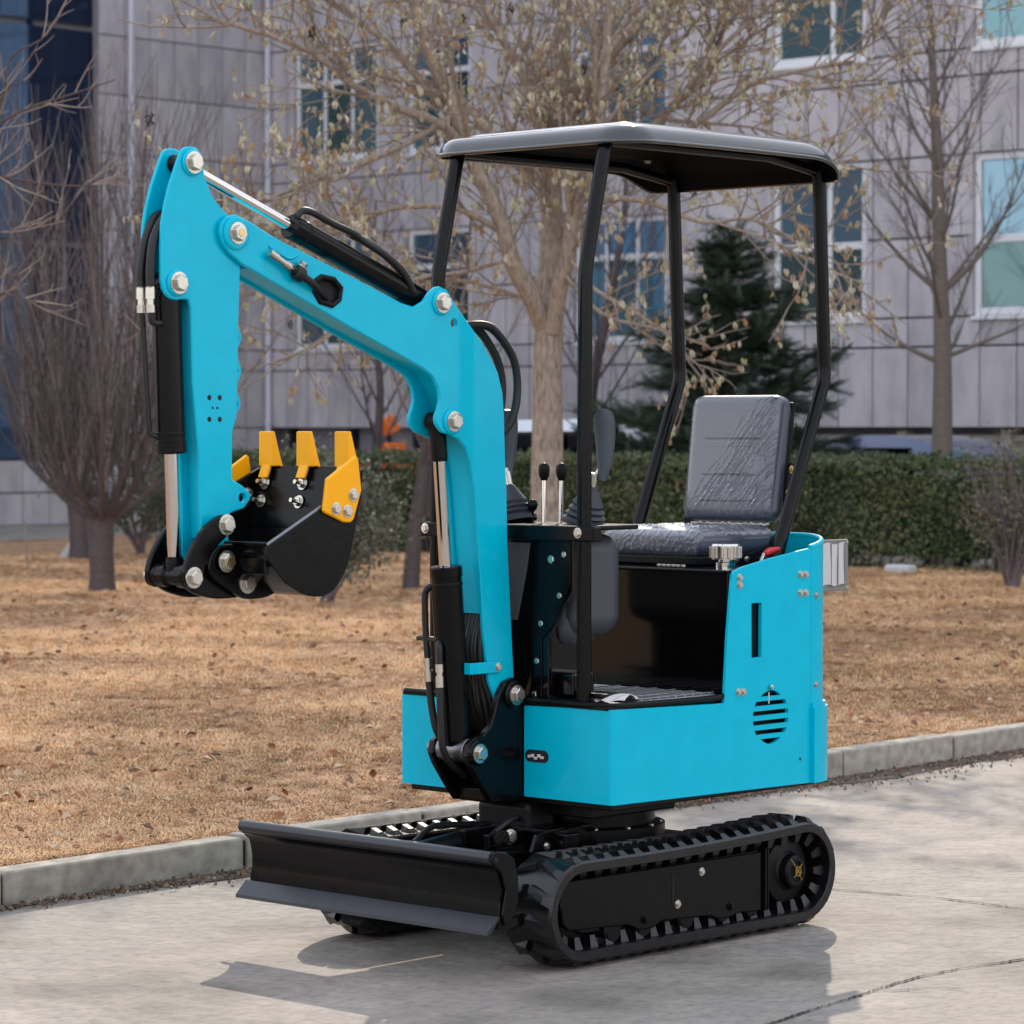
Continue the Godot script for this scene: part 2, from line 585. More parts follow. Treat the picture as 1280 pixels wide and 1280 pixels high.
func make_track(ex: Node3D, s: float) -> void:
	# s is 1 for the left side, -1 for the right
	var zc := 0.37 * s
	var hw := 0.09
	var total: float = track_point(0, 0)[2]
	var belt := Shape.new()
	var count := 132
	var prof := [[-hw, 0.002], [-hw + 0.004, 0.0], [hw - 0.004, 0.0], [hw, 0.002], [hw, 0.024], [hw - 0.007, 0.03], [-hw + 0.007, 0.03], [-hw, 0.024]]
	var rings := []
	for i in count:
		var ring := []
		var d := total * i / count
		for q in prof:
			var tp := track_point(d, q[1])
			ring.append(Vector3(tp[0].x, tp[0].y, zc + q[0]))
		rings.append(ring)
	for i in count:
		var a: Array = rings[i]
		var b: Array = rings[(i + 1) % count]
		var nn: Vector2 = track_point(total * (i + 0.5) / count, 0)[1]
		var n0: Vector2 = track_point(total * i / count, 0)[1]
		var n1: Vector2 = track_point(total * (i + 1) / count, 0)[1]
		for k in prof.size():
			var k2 := (k + 1) % prof.size()
			var dz: float = prof[k2][0] - prof[k][0]
			var dh: float = prof[k2][1] - prof[k][1]
			# outward of the cross section, which runs anticlockwise seen from +d
			var oz := dh
			var oh := -dz
			var l := sqrt(oz * oz + oh * oh)
			var na := Vector3(n0.x * oh / l, n0.y * oh / l, oz / l)
			var nb := Vector3(n1.x * oh / l, n1.y * oh / l, oz / l)
			belt.squad(a[k], a[k2], b[k2], b[k], na, na, nb, nb)
	var track := put("rubber_track", belt, M.rubber, ex)
	# one lug and one guide tooth, placed at each pitch
	var lug := Shape.new()
	for side in [-1.0, 1.0]:
		var zo: float = hw * 0.95 * side
		var zi: float = 0.012 * side
		var xo := -0.014
		var xi := 0.012
		var b2 := 0.017
		var t2 := 0.0095
		var ho := 0.013
		var base := [Vector3(xo - b2, -0.002, zo), Vector3(xo + b2, -0.002, zo), Vector3(xi + b2, -0.002, zi), Vector3(xi - b2, -0.002, zi)]
		var top := [Vector3(xo - t2, ho, zo - 0.02 * side), Vector3(xo + t2, ho, zo - 0.02 * side), Vector3(xi + t2, ho + 0.005, zi), Vector3(xi - t2, ho + 0.005, zi)]
		var mid = (base[0] + base[2]) * 0.5
		for k in 4:
			var k2 := (k + 1) % 4
			var c: Vector3 = (base[k] + base[k2]) * 0.5 - mid
			lug.quad(base[k], base[k2], top[k2], top[k], c + Vector3(0, 0.004, 0))
		lug.quad(top[0], top[1], top[2], top[3], Vector3.UP)
	var lm := lug.mesh()
	var tooth := Shape.new()
	var tb := [Vector3(-0.016, 0.002, -0.03), Vector3(0.016, 0.002, -0.03), Vector3(0.016, 0.002, 0.03), Vector3(-0.016, 0.002, 0.03)]
	var tt := [Vector3(-0.009, -0.032, -0.02), Vector3(0.009, -0.032, -0.02), Vector3(0.009, -0.032, 0.02), Vector3(-0.009, -0.032, 0.02)]
	for k in 4:
		var k2 := (k + 1) % 4
		tooth.quad(tb[k], tb[k2], tt[k2], tt[k], (tb[k] + tb[k2]) * 0.5)
	tooth.quad(tt[0], tt[1], tt[2], tt[3], Vector3.DOWN)
	var tm := tooth.mesh()
	var pitches := 42
	for i in pitches:
		var d := total * i / pitches
		var tp := track_point(d, 0.0295)
		var tq := track_point(d + 0.5 * total / pitches, 0.0)
		var nn: Vector2 = tp[1]
		var basis := Basis(Vector3(nn.y, -nn.x, 0), Vector3(nn.x, nn.y, 0), Vector3(0, 0, 1))
		put_mesh("track_lug", lm, M.rubber, track, Transform3D(basis, Vector3(tp[0].x, tp[0].y, zc)))
		var n2: Vector2 = tq[1]
		var basis2 := Basis(Vector3(n2.y, -n2.x, 0), Vector3(n2.x, n2.y, 0), Vector3(0, 0, 1))
		put_mesh("guide_tooth", tm, M.rubber, track, Transform3D(basis2, Vector3(tq[0].x, tq[0].y, zc + 0.032)))
	# frame with its cover plate
	var fr := Shape.new()
	fr.plate(pv([-0.40, 0.1, -0.36, 0.085, 0.36, 0.07, 0.385, 0.09, 0.385, 0.215, -0.40, 0.225]), zc - 0.045 * s, zc + 0.045 * s, 0.004)
	var frame := put("track_frame", fr, M.black, ex)
	var cp := Shape.new()
	var zf := zc + 0.052 * s
	var outline := pv([-0.455, 0.232, -0.468, 0.215, -0.472, 0.17, -0.462, 0.125, -0.44, 0.106, -0.2, 0.094, -0.15, 0.074, -0.09, 0.074, -0.06, 0.09, 0.15, 0.08, 0.19, 0.066, 0.25, 0.066, 0.27, 0.074, 0.383, 0.068, 0.383, 0.238, -0.44, 0.24])
	cp.plate(outline, zf, zf + 0.016 * s, 0.003)
	# the folded top of the cover
	cp.rbox(Vector3(-0.03, 0.236, zc + 0.02 * s), Vector3(0.82, 0.008, 0.08), 0.002)
	put("cover_plate", cp, M.black, frame)
	var fl := Shape.new()
	fl.rbox(Vector3(0.391, 0.157, zc + 0.04 * s), Vector3(0.008, 0.178, 0.075), 0.002)
	fl.rbox(Vector3(0.405, 0.157, zc + 0.04 * s), Vector3(0.006, 0.178, 0.07), 0.002)
	put("end_flange", fl, M.black, frame)
	var seam := Shape.new()
	seam.rbox(Vector3(-0.012, 0.172, zf + 0.0165 * s), Vector3(0.005, 0.085, 0.003), 0.001)
	put("seam", seam, M.recess, frame)
	bolt(frame, Vector3(0.113, 0.208, zf + 0.016 * s), Vector3(0, 0, s), 0.009)
	bolt(frame, Vector3(0.009, 0.128, zf + 0.016 * s), Vector3(0, 0, s), 0.009)
	bolt(frame, Vector3(0.24, 0.095, zf + 0.016 * s), Vector3(0, 0, s), 0.009, 0.012, M.satin)
	bolt(frame, Vector3(-0.13, 0.1, zf + 0.016 * s), Vector3(0, 0, s), 0.009, 0.012, M.satin)
	for x in [-0.25, -0.12, 0.06, 0.22, 0.35]:
		var ro := Shape.new()
		ro.cyl(Vector3(x, 0.082, zc - 0.06), Vector3(x, 0.082, zc + 0.06), 0.034, 20, 0.006)
		put("roller", ro, M.satin, frame)
	var idl := Shape.new()
	idl.lathe(Vector3(-0.402, 0.155, zc), Vector3(0, 0, s), [Vector2(0.03, -0.04), Vector2(0.1, -0.03), Vector2(0.106, -0.02), Vector2(0.106, 0.02), Vector2(0.098, 0.03), Vector2(0.03, 0.042), Vector2(0, 0.042)], 32)
	put("front_idler", idl, M.satin, ex)
	# sprocket with teeth, and the motor's hub
	var sp := Shape.new()
	var gear := PackedVector2Array()
	for k in 13:
		for q in [[-0.32, 0.092], [-0.16, 0.112], [0.16, 0.112], [0.32, 0.092]]:
			var a: float = TAU * (k + q[0]) / 13.0
			gear.append(Vector2(0.562, 0.163) + Vector2(cos(a), sin(a)) * q[1])
	sp.plate(gear, zc - 0.015, zc + 0.015, 0.003)
	var spn := put("drive_sprocket", sp, M.satin, ex)
	var hub := Shape.new()
	hub.lathe(Vector3(0.53, 0.166, zc), Vector3(0, 0, s), [Vector2(0.098, -0.06), Vector2(0.098, 0.03), Vector2(0.092, 0.04), Vector2(0.058, 0.046), Vector2(0.05, 0.052), Vector2(0.047, 0.074), Vector2(0.04, 0.08), Vector2(0.03, 0.08), Vector2(0.027, 0.074), Vector2(0, 0.074)], 36)
	put("hub", hub, M.satin, spn)
	if s > 0:
		var mk := Shape.new()
		var c := Vector3(0.534, 0.166, zc + 0.0825)
		var ringp := []
		for k in 17:
			ringp.append(c + Vector3(cos(TAU * k / 16), sin(TAU * k / 16) * 1.1, 0) * 0.012)
		mk.tube(ringp, 0.0016, 5)
		mk.tube([c + Vector3(-0.03, 0.038, -0.004), c + Vector3(-0.01, 0.012, 0), c + Vector3(0.018, -0.026, -0.002)], 0.0014, 5)
		mk.tube([c + Vector3(-0.018, -0.016, 0), c + Vector3(0.016, 0.02, 0)], 0.0014, 5)
		mk.tube([c + Vector3(-0.012, 0.0, 0.001), c + Vector3(0.014, -0.004, 0.001)], 0.0014, 5)
		put("paint_mark", mk, M.paint_mark, spn)

func make_undercarriage(ex: Node3D) -> void:
	make_track(ex, 1.0)
	make_track(ex, -1.0)
	var ch := Shape.new()
	ch.rbox(Vector3(0.08, 0.22, 0), Vector3(0.52, 0.12, 0.4), 0.012)
	for sx in [-0.14, 0.3]:
		ch.rbox(Vector3(sx, 0.19, 0), Vector3(0.1, 0.09, 0.62), 0.01)
	ch.rbox(Vector3(-0.24, 0.235, 0), Vector3(0.16, 0.09, 0.3), 0.01)
	put("chassis", ch, M.satin, ex)
	var tt := Shape.new()
	tt.lathe(Vector3(0.1, 0.28, 0), Vector3.UP, [Vector2(0.24, 0), Vector2(0.24, 0.035), Vector2(0.21, 0.04), Vector2(0.21, 0.075), Vector2(0.23, 0.08), Vector2(0.23, 0.115), Vector2(0, 0.115)], 40)
	var ring := put("turntable", tt, M.satin, ex)
	for k in 14:
		var a := TAU * k / 14.0
		bolt(ring, Vector3(0.1 + 0.225 * cos(a), 0.315, 0.225 * sin(a)), Vector3.UP, 0.008)
	# belly plate under the house
	var bp := Shape.new()
	bp.rbox(Vector3(0.27, 0.412, 0), Vector3(0.96, 0.02, 0.78), 0.004)
	bp.rbox(Vector3(0.02, 0.39, 0.12), Vector3(0.36, 0.05, 0.3), 0.006)
	put("belly_plate", bp, M.satin, ex)
	# dozer blade
	var prof := pv([-0.79, 0.322, -0.797, 0.335, -0.792, 0.35, -0.776, 0.356, -0.74, 0.345, -0.715, 0.325, -0.7, 0.28, -0.698, 0.235, -0.705, 0.195, -0.73, 0.165, -0.755, 0.15, -0.758, 0.18, -0.752, 0.22, -0.752, 0.26, -0.760, 0.295, -0.772, 0.315])
	var bl := Shape.new()
	bl.plate(prof, -0.478, 0.478, 0.002)
	var blade := put("dozer_blade", bl, M.black, ex)
	var lip := Shape.new()
	lip.tube([Vector3(-0.782, 0.34, -0.482), Vector3(-0.782, 0.34, 0.482)], 0.0175, 20)
	put("top_lip", lip, M.edge, blade)
	for s in [-1.0, 1.0]:
		var ep := Shape.new()
		ep.plate(pv([-0.797, 0.335, -0.79, 0.352, -0.77, 0.356, -0.735, 0.35, -0.705, 0.33, -0.69, 0.28, -0.69, 0.22, -0.71, 0.18, -0.74, 0.16, -0.752, 0.19, -0.738, 0.25, -0.755, 0.3]), 0.479 * s, 0.487 * s, 0.002)
		var epn := put("end_plate", ep, M.black, blade)
		var eh := Shape.new()
		eh.cyl(Vector3(-0.775, 0.335, 0.486 * s), Vector3(-0.775, 0.335, 0.4885 * s), 0.007, 12, 0.0004)
		put("drill_hole", eh, M.recess, epn)
	var edge := Shape.new()
	edge.plate(pv([-0.803, 0.141, -0.802, 0.15, -0.764, 0.186, -0.752, 0.184, -0.79, 0.143]), -0.49, 0.482, 0.001)
	put("cutting_edge", edge, M.edge, blade)
	for s in [-1.0, 1.0]:
		var arm := Shape.new()
		var zz: float = 0.16 * s
		arm.plate(pv([-0.72, 0.27, -0.7, 0.3, -0.45, 0.295, -0.2, 0.27, -0.16, 0.23, -0.18, 0.19, -0.45, 0.215, -0.7, 0.2]), zz - 0.018, zz + 0.018, 0.004)
		put("blade_arm", arm, M.black, ex)
	var bc := Shape.new()
	bc.tube([Vector3(-0.7, 0.27, 0), Vector3(-0.58, 0.285, 0)], 0.016, 12)
	bc.tube([Vector3(-0.6, 0.282, 0), Vector3(-0.3, 0.31, 0)], 0.034, 18)
	put("blade_cylinder", bc, M.satin, ex)
	# lugs where the blade arms and the cylinder hang, with their big bolts
	var bk := Shape.new()
	bk.rbox(Vector3(-0.33, 0.315, 0.12), Vector3(0.2, 0.04, 0.02), 0.004)
	bk.rbox(Vector3(-0.33, 0.315, 0.03), Vector3(0.2, 0.05, 0.02), 0.004)
	bk.rbox(Vector3(-0.24, 0.29, 0.19), Vector3(0.06, 0.09, 0.16), 0.006)
	var br := put("blade_bracket", bk, M.black, ex)
	for k in 3:
		bolt(br, Vector3(-0.4 + 0.028 * k, 0.322, 0.13), Vector3(-0.3, 0, 1), 0.016, 0.016, M.satin if k < 2 else M.zinc)
	var gp := Shape.new()
	gp.plate(pv([-0.36, 0.29, -0.34, 0.335, -0.16, 0.345, -0.08, 0.29, -0.1, 0.24, -0.34, 0.24]), 0.215, 0.228, 0.003)
	gp.rbox(Vector3(-0.2, 0.338, 0.12), Vector3(0.2, 0.012, 0.2), 0.003)
	put("guard_plate", gp, M.black, ex)
	bolt(br, Vector3(-0.3, 0.3, 0.228), Vector3.BACK, 0.009)
	var hs := Shape.new()
	hs.tube(smooth_path([Vector3(-0.56, 0.31, -0.03), Vector3(-0.45, 0.345, -0.06), Vector3(-0.28, 0.335, -0.05), Vector3(-0.1, 0.34, -0.02)]), 0.009, 8)
	hs.tube(smooth_path([Vector3(-0.36, 0.31, 0.06), Vector3(-0.28, 0.36, 0.08), Vector3(-0.16, 0.355, 0.06), Vector3(-0.08, 0.33, 0.02)]), 0.009, 8)
	put("blade_hose", hs, M.hose, ex)

func bent_sheet(path: Array, y0: Array, y1: Array, th: float) -> Shape:
	# a sheet standing on a plan path of (x, z), its bottom and top heights given per point
	var s := Shape.new()
	var m := path.size()
	var nr := []
	for i in m:
		var a: Vector2 = path[maxi(i - 1, 0)]
		var b: Vector2 = path[mini(i + 1, m - 1)]
		var d := (b - a).normalized()
		nr.append(Vector2(-d.y, d.x))
	for i in m - 1:
		var o0: Vector2 = path[i]
		var o1: Vector2 = path[i + 1]
		var i0: Vector2 = o0 - nr[i] * th
		var i1: Vector2 = o1 - nr[i + 1] * th
		var na := Vector3(nr[i].x, 0, nr[i].y)
		var nb := Vector3(nr[i + 1].x, 0, nr[i + 1].y)
		s.squad(Vector3(o0.x, y0[i], o0.y), Vector3(o1.x, y0[i + 1], o1.y), Vector3(o1.x, y1[i + 1], o1.y), Vector3(o0.x, y1[i], o0.y), na, nb, nb, na)
		s.squad(Vector3(i0.x, y0[i], i0.y), Vector3(i1.x, y0[i + 1], i1.y), Vector3(i1.x, y1[i + 1], i1.y), Vector3(i0.x, y1[i], i0.y), -na, -nb, -nb, -na)
		s.quad(Vector3(o0.x, y1[i], o0.y), Vector3(o1.x, y1[i + 1], o1.y), Vector3(i1.x, y1[i + 1], i1.y), Vector3(i0.x, y1[i], i0.y), Vector3.UP)
		s.quad(Vector3(o0.x, y0[i], o0.y), Vector3(o1.x, y0[i + 1], o1.y), Vector3(i1.x, y0[i + 1], i1.y), Vector3(i0.x, y0[i], i0.y), Vector3.DOWN)
	for e in [0, m - 1]:
		var o: Vector2 = path[e]
		var q: Vector2 = o - nr[e] * th
		var d2 := Vector3(nr[e].y, 0, -nr[e].x) * (1.0 if e > 0 else -1.0)
		s.quad(Vector3(o.x, y0[e], o.y), Vector3(q.x, y0[e], q.y), Vector3(q.x, y1[e], q.y), Vector3(o.x, y1[e], o.y), d2)
	return s

func make_house(ex: Node3D) -> void:
	var W := 0.41
	var X := -0.234
	# left side panel: low in front, tall beside the seat base, with a slot and a round louvre
	var holes := []
	holes.append(pv([0.368, 0.792, 0.414, 0.793, 0.414, 0.949, 0.367, 0.949]))
	var vc := Vector2(0.457, 0.617)
	var vr := 0.082
	for k in 6:
		var yc := vc.y + (k - 2.5) * 0.0275
		var h := 0.0065
		var lo := yc - h
		var hi := yc + h
		var pts := PackedVector2Array()
		if k == 0 or k == 5:
			var sgn := 1.0 if k == 5 else -1.0
			var y_in: float = vc.y + sgn * 0.061
			var half := sqrt(vr * vr - 0.061 * 0.061) * 0.85
			for j in 9:
				var u := -1.0 + j / 4.0
				pts.append(Vector2(vc.x + half * u, y_in + sgn * (vr - 0.061) * 0.8 * (1.0 - u * u)))
		else:
			var wl := sqrt(vr * vr - (lo - vc.y) * (lo - vc.y))
			var wh := sqrt(vr * vr - (hi - vc.y) * (hi - vc.y))
			pts = PackedVector2Array([Vector2(vc.x - wl, lo), Vector2(vc.x + wl, lo), Vector2(vc.x + wh, hi), Vector2(vc.x - wh, hi)])
		holes.append(pts)
	var sp := Shape.new()
	sp.plate(pv([X + 0.014, 0.42, 0.645, 0.411, 0.645, 1.099, 0.60, 1.094, 0.45, 1.074, 0.33, 1.054, 0.293, 1.044, 0.283, 1.034, 0.262, 0.86, 0.25, 0.7, 0.247, 0.67, X + 0.014, 0.682]), W - 0.012, W, 0.0015, holes)
	var panel := put("left_side_panel", sp, M.teal, ex)
	for q in [[0.312, 1.024], [0.312, 1.003], [0.593, 1.024], [0.617, 1.023], [0.593, 0.970], [0.617, 0.969], [0.308, 0.698], [0.329, 0.697]]:
		bolt(panel, Vector3(q[0], q[1], W), Vector3.BACK, 0.0085, 0.009)
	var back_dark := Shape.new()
	back_dark.rbox(Vector3(0.45, 0.7, W - 0.06), Vector3(0.34, 0.56, 0.01), 0.002)  # plain dark sheet set behind the slot and louvre openings
	put("dark_backing", back_dark, M.recess, panel)
	var grip := Shape.new()
	grip.tube([Vector3(0.374, 0.94, W - 0.02), Vector3(0.374, 0.82, W - 0.02), Vector3(0.4, 0.8, W - 0.03)], 0.004, 8)
	put("latch", grip, M.satin, panel)
	var pin := Shape.new()
	pin.cyl(Vector3(0.45, 0.705, W), Vector3(0.45, 0.705, W + 0.014), 0.007, 10)
	pin.cyl(Vector3(0.45, 0.655, W - 0.002), Vector3(0.45, 0.69, W - 0.002), 0.003, 8)
	put("hood_catch", pin, M.zinc, panel)
	var dimple := Shape.new()
	dimple.cyl(Vector3(0.595, 0.485, W - 0.004), Vector3(0.595, 0.485, W + 0.0006), 0.005, 12, 0.0003)
	put("screw_hole", dimple, M.recess, panel)
	# right side panel, the mirror of the low part
	var rp := Shape.new()
	rp.plate(pv([X + 0.014, 0.42, 0.645, 0.411, 0.645, 1.099, 0.293, 1.044, 0.247, 0.67, X + 0.014, 0.682]), -W, -W + 0.012, 0.0015)
	put("right_side_panel", rp, M.teal, ex)
	# front panels with rounded corners
	for s in [1.0, -1.0]:
		var z_in := 0.082 if s > 0 else -0.2
		var path := []
		var lo := []
		var hi := []
		path.append(Vector2(X, z_in))
		path.append(Vector2(X, (W - 0.014) * s * 0.6 + z_in * 0.4))
		for k in 7:
			var a := PI + (PI / 2) * k / 6.0
			path.append(Vector2(X + 0.014 + 0.014 * cos(a), (W - 0.014 - 0.014 * sin(a)) * s))
		for q in path:
			lo.append(0.421)
			hi.append(0.675 + 0.007 * clampf((absf(q.y) - 0.08) / 0.33, 0, 1))
		if s < 0:
			path.reverse()
			lo.reverse()
			hi.reverse()
		var fp := bent_sheet(path, lo, hi, 0.012)
		var fpn := put("front_panel", fp, M.teal, ex)
		if s > 0:
			# work lamp recess in the left front panel
			var rec := Shape.new()
			var slot := PackedVector2Array()
			for k in 9:
				var a := PI / 2 + PI * k / 8.0
				slot.append(Vector2(0.104 + 0.017 * cos(a), 0.537 + 0.017 * sin(a)))
			for k in 9:
				var a := -PI / 2 + PI * k / 8.0
				slot.append(Vector2(0.158 + 0.017 * cos(a), 0.537 + 0.017 * sin(a)))
			var tr := Transform3D(Basis(Vector3(0, 0, 1), Vector3(0, 1, 0), Vector3(-1, 0, 0)), Vector3(X, 0, 0))
			rec.plate(slot, -0.002, 0.003, 0.001, [], tr)
			var rn := put("cable_slot", rec, M.recess, fpn)
			var crumple := Shape.new()
			for k in 5:
				crumple.rbox(Vector3(X - 0.005, 0.535 + 0.004 * sin(k * 2.4), 0.106 + 0.012 * k), Vector3(0.006, 0.008 + 0.002 * (k % 2), 0.011), 0.002, Transform3D())
			put("plastic_wrap", crumple, M.paper, rn)
	# rear cover round the engine and the counterweight below it
	var path2 := []
	var lo2 := []
	var hi2 := []
	var cx := 0.645
	var R := 0.17
	for s in [1.0, -1.0]:
		var half := []
		for k in 13:
			var a := PI / 2 - (PI / 2) * k / 12.0
			half.append(Vector2(cx + R * cos(a), (W - R + R * sin(a)) * s))
		if s < 0:
			half.reverse()
		path2.append_array(half)
	for q in path2:
		lo2.append(0.43)
		hi2.append(1.101 + 0.028 * clampf((q.x - cx) / R, 0, 1))
	put("rear_cover", bent_sheet(path2, lo2, hi2, 0.012), M.teal, ex)
	var path3 := []
	var lo3 := []
	var hi3 := []
	for q in path2:
		var c2 := Vector2(cx, clampf(q.y, -W + R, W - R))
		var o = (q - c2)
		if o.length() > 0.001:
			path3.append(q + o.normalized() * 0.014)
			lo3.append(0.411)
			hi3.append(0.632)
	var cw := put("counterweight", bent_sheet(path3, lo3, hi3, 0.03), M.teal, ex)
	var path4 := []
	var lo4 := []
	var hi4 := []
	for q in path2:
		var c2 := Vector2(cx, clampf(q.y, -W + R, W - R))
		var o = (q - c2)
		path4.append(q + o.normalized() * 0.008)
		lo4.append(0.628)
		hi4.append(0.645)
	put("top_chamfer", bent_sheet(path4, lo4, hi4, 0.02), M.teal, cw)
	var trim := Shape.new()
	var tp := []
	for i in path2.size():
		tp.append(Vector3(path2[i].x - (path2[i].x - cx) * 0.03, hi2[i], path2[i].y * 0.987))
	trim.tube(tp, 0.0085, 8)
	put("top_rim", trim, M.teal, ex)
	bolt(ex, Vector3(0.672, 0.96, W - 0.002), Vector3(0.15, 0, 1), 0.008)
	bolt(ex, Vector3(0.672, 0.697, W - 0.002), Vector3(0.15, 0, 1), 0.008)
	# document pouch on the back
	var po := Shape.new()
	var tb := Transform3D(Basis(Vector3.UP, 0.0), Vector3(0.97, 1.03, 0.2))
	po.rbox(Vector3(), Vector3(0.25, 0.158, 0.012), 0.003, tb)
	po.rbox(Vector3(-0.1, 0, -0.03), Vector3(0.05, 0.03, 0.06), 0.003, tb)
	var pouch := put("document_pouch", po, M.cardboard, ex)
	var pa := Shape.new()
	var pf := func(u: float, w: float) -> Vector3:
		return tb * Vector3(-0.005 + 0.108 * u, 0.004 + 0.064 * w + 0.003 * sin(u * 9.0), 0.009 + 0.004 * pow(absf(sin(u * 6.0 + 0.6 * w)), 3.0))
	sheet_of(pa, pf, 40, 10)
	put("paper", pa, M.paper, pouch)
	for k in 3:
		var fo := Shape.new()
		fo.rbox(Vector3(0.03 + 0.034 * k, 0.004, 0.0125), Vector3(0.0025, 0.128, 0.004), 0.001, tb)
		put("fold", fo, M.cardboard, pouch)
	for q in [[0.118, 0.07], [0.118, -0.07]]:
		bolt(pouch, tb * Vector3(q[0], q[1], 0.006), Vector3.BACK, 0.004)
	# floor with a ribbed foot mat
	var fl := Shape.new()
	fl.plate(pv([X - 0.004, -0.395, X - 0.004, 0.395, X + 0.02, 0.408, 0.27, 0.4, 0.27, -0.4, X + 0.02, -0.408]), 0.0, 0.01, 0.002, [], Transform3D(Basis(Vector3(1, 0, 0), Vector3(0, 0, 1), Vector3(0, 1, 0)), Vector3(0, 0.679, 0)))
	var floor_ := put("floor_plate", fl, M.satin, ex)
	var fm := Shape.new()
	fm.rbox(Vector3(0.075, 0.692, 0.15), Vector3(0.34, 0.008, 0.46), 0.003)
	var fmn := put("foot_mat", fm, M.mat, floor_)
	for k in 9:
		var ri := Shape.new()
		ri.rbox(Vector3(-0.07 + 0.037 * k, 0.697, 0.15), Vector3(0.006, 0.005, 0.45), 0.002)
		put("rib", ri, M.mat, fmn)
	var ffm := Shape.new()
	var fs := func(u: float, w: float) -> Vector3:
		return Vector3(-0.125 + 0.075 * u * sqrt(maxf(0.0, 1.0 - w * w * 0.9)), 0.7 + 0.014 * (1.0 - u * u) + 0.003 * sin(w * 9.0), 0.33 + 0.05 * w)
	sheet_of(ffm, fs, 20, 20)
	put("reflection_pad", ffm, M.paper, floor_)  # pale pad added to paint the sky reflection on the mat
	for k in 6:
		var lnp := Shape.new()
		lnp.rbox(Vector3(0.08, 0.7, 0.02 + 0.07 * k), Vector3(0.33, 0.004, 0.005), 0.0015)
		put("rib", lnp, M.mat, fmn)
	var rub := Shape.new()
	rub.tube(smooth_path([Vector3(X + 0.002, 0.69, -0.39), Vector3(X + 0.0, 0.69, 0.3), Vector3(X + 0.015, 0.692, 0.39), Vector3(X + 0.06, 0.69, 0.403), Vector3(0.2, 0.686, 0.405), Vector3(0.25, 0.69, 0.4)], 3), 0.009, 8)
	put("edge_strip", rub, M.satin, floor_)
	# seat base: a black box whose front is a glossy sheet
	var sb := Shape.new()
	sb.rbox(Vector3(0.45, 0.86, 0), Vector3(0.34, 0.36, 0.79), 0.006)
	put("seat_base", sb, M.panel, ex)
	var top := Shape.new()
	top.rbox(Vector3(0.46, 1.042, 0), Vector3(0.38, 0.008, 0.795), 0.003)
	put("seat_base_top", top, M.black, ex)
	var nose := Shape.new()
	nose.tube([Vector3(0.268, 1.041, -0.39), Vector3(0.268, 1.041, 0.39)], 0.005, 8)
	put("front_fold", nose, M.satin, ex)
	# fuel cap, lever
	var cap := Shape.new()
	cap.lathe(Vector3(0.385, 1.044, 0.3), Vector3.UP, [Vector2(0.03, 0), Vector2(0.03, 0.018), Vector2(0.022, 0.02), Vector2(0.022, 0.026), Vector2(0.043, 0.028), Vector2(0.043, 0.066), Vector2(0.039, 0.072), Vector2(0, 0.073)], 28)
	for k in 14:
		var a := TAU * k / 14.0
		cap.cyl(Vector3(0.385 + 0.043 * cos(a), 1.074, 0.3 + 0.043 * sin(a)), Vector3(0.385 + 0.043 * cos(a), 1.108, 0.3 + 0.043 * sin(a)), 0.005, 8)
	put("fuel_cap", cap, M.chrome, ex)
	var lv := Shape.new()
	lv.tube([Vector3(0.47, 1.06, 0.36), Vector3(0.5, 1.085, 0.35)], 0.005, 8)
	var lvn := put("throttle_lever", lv, M.zinc, ex)
	var lg := Shape.new()
	lg.tube([Vector3(0.5, 1.084, 0.352), Vector3(0.53, 1.091, 0.345), Vector3(0.585, 1.096, 0.335)], [0.008, 0.012, 0.007], 10)
	put("red_grip", lg, M.red, lvn)
	var junk := Shape.new()
	for k in 6:
		junk.rbox(Vector3(0.29 + 0.005 * sin(k * 3.1), 1.052, 0.13 + 0.018 * k), Vector3(0.012, 0.008, 0.01), 0.002)
	put("terminal_block", junk, M.zinc, ex)

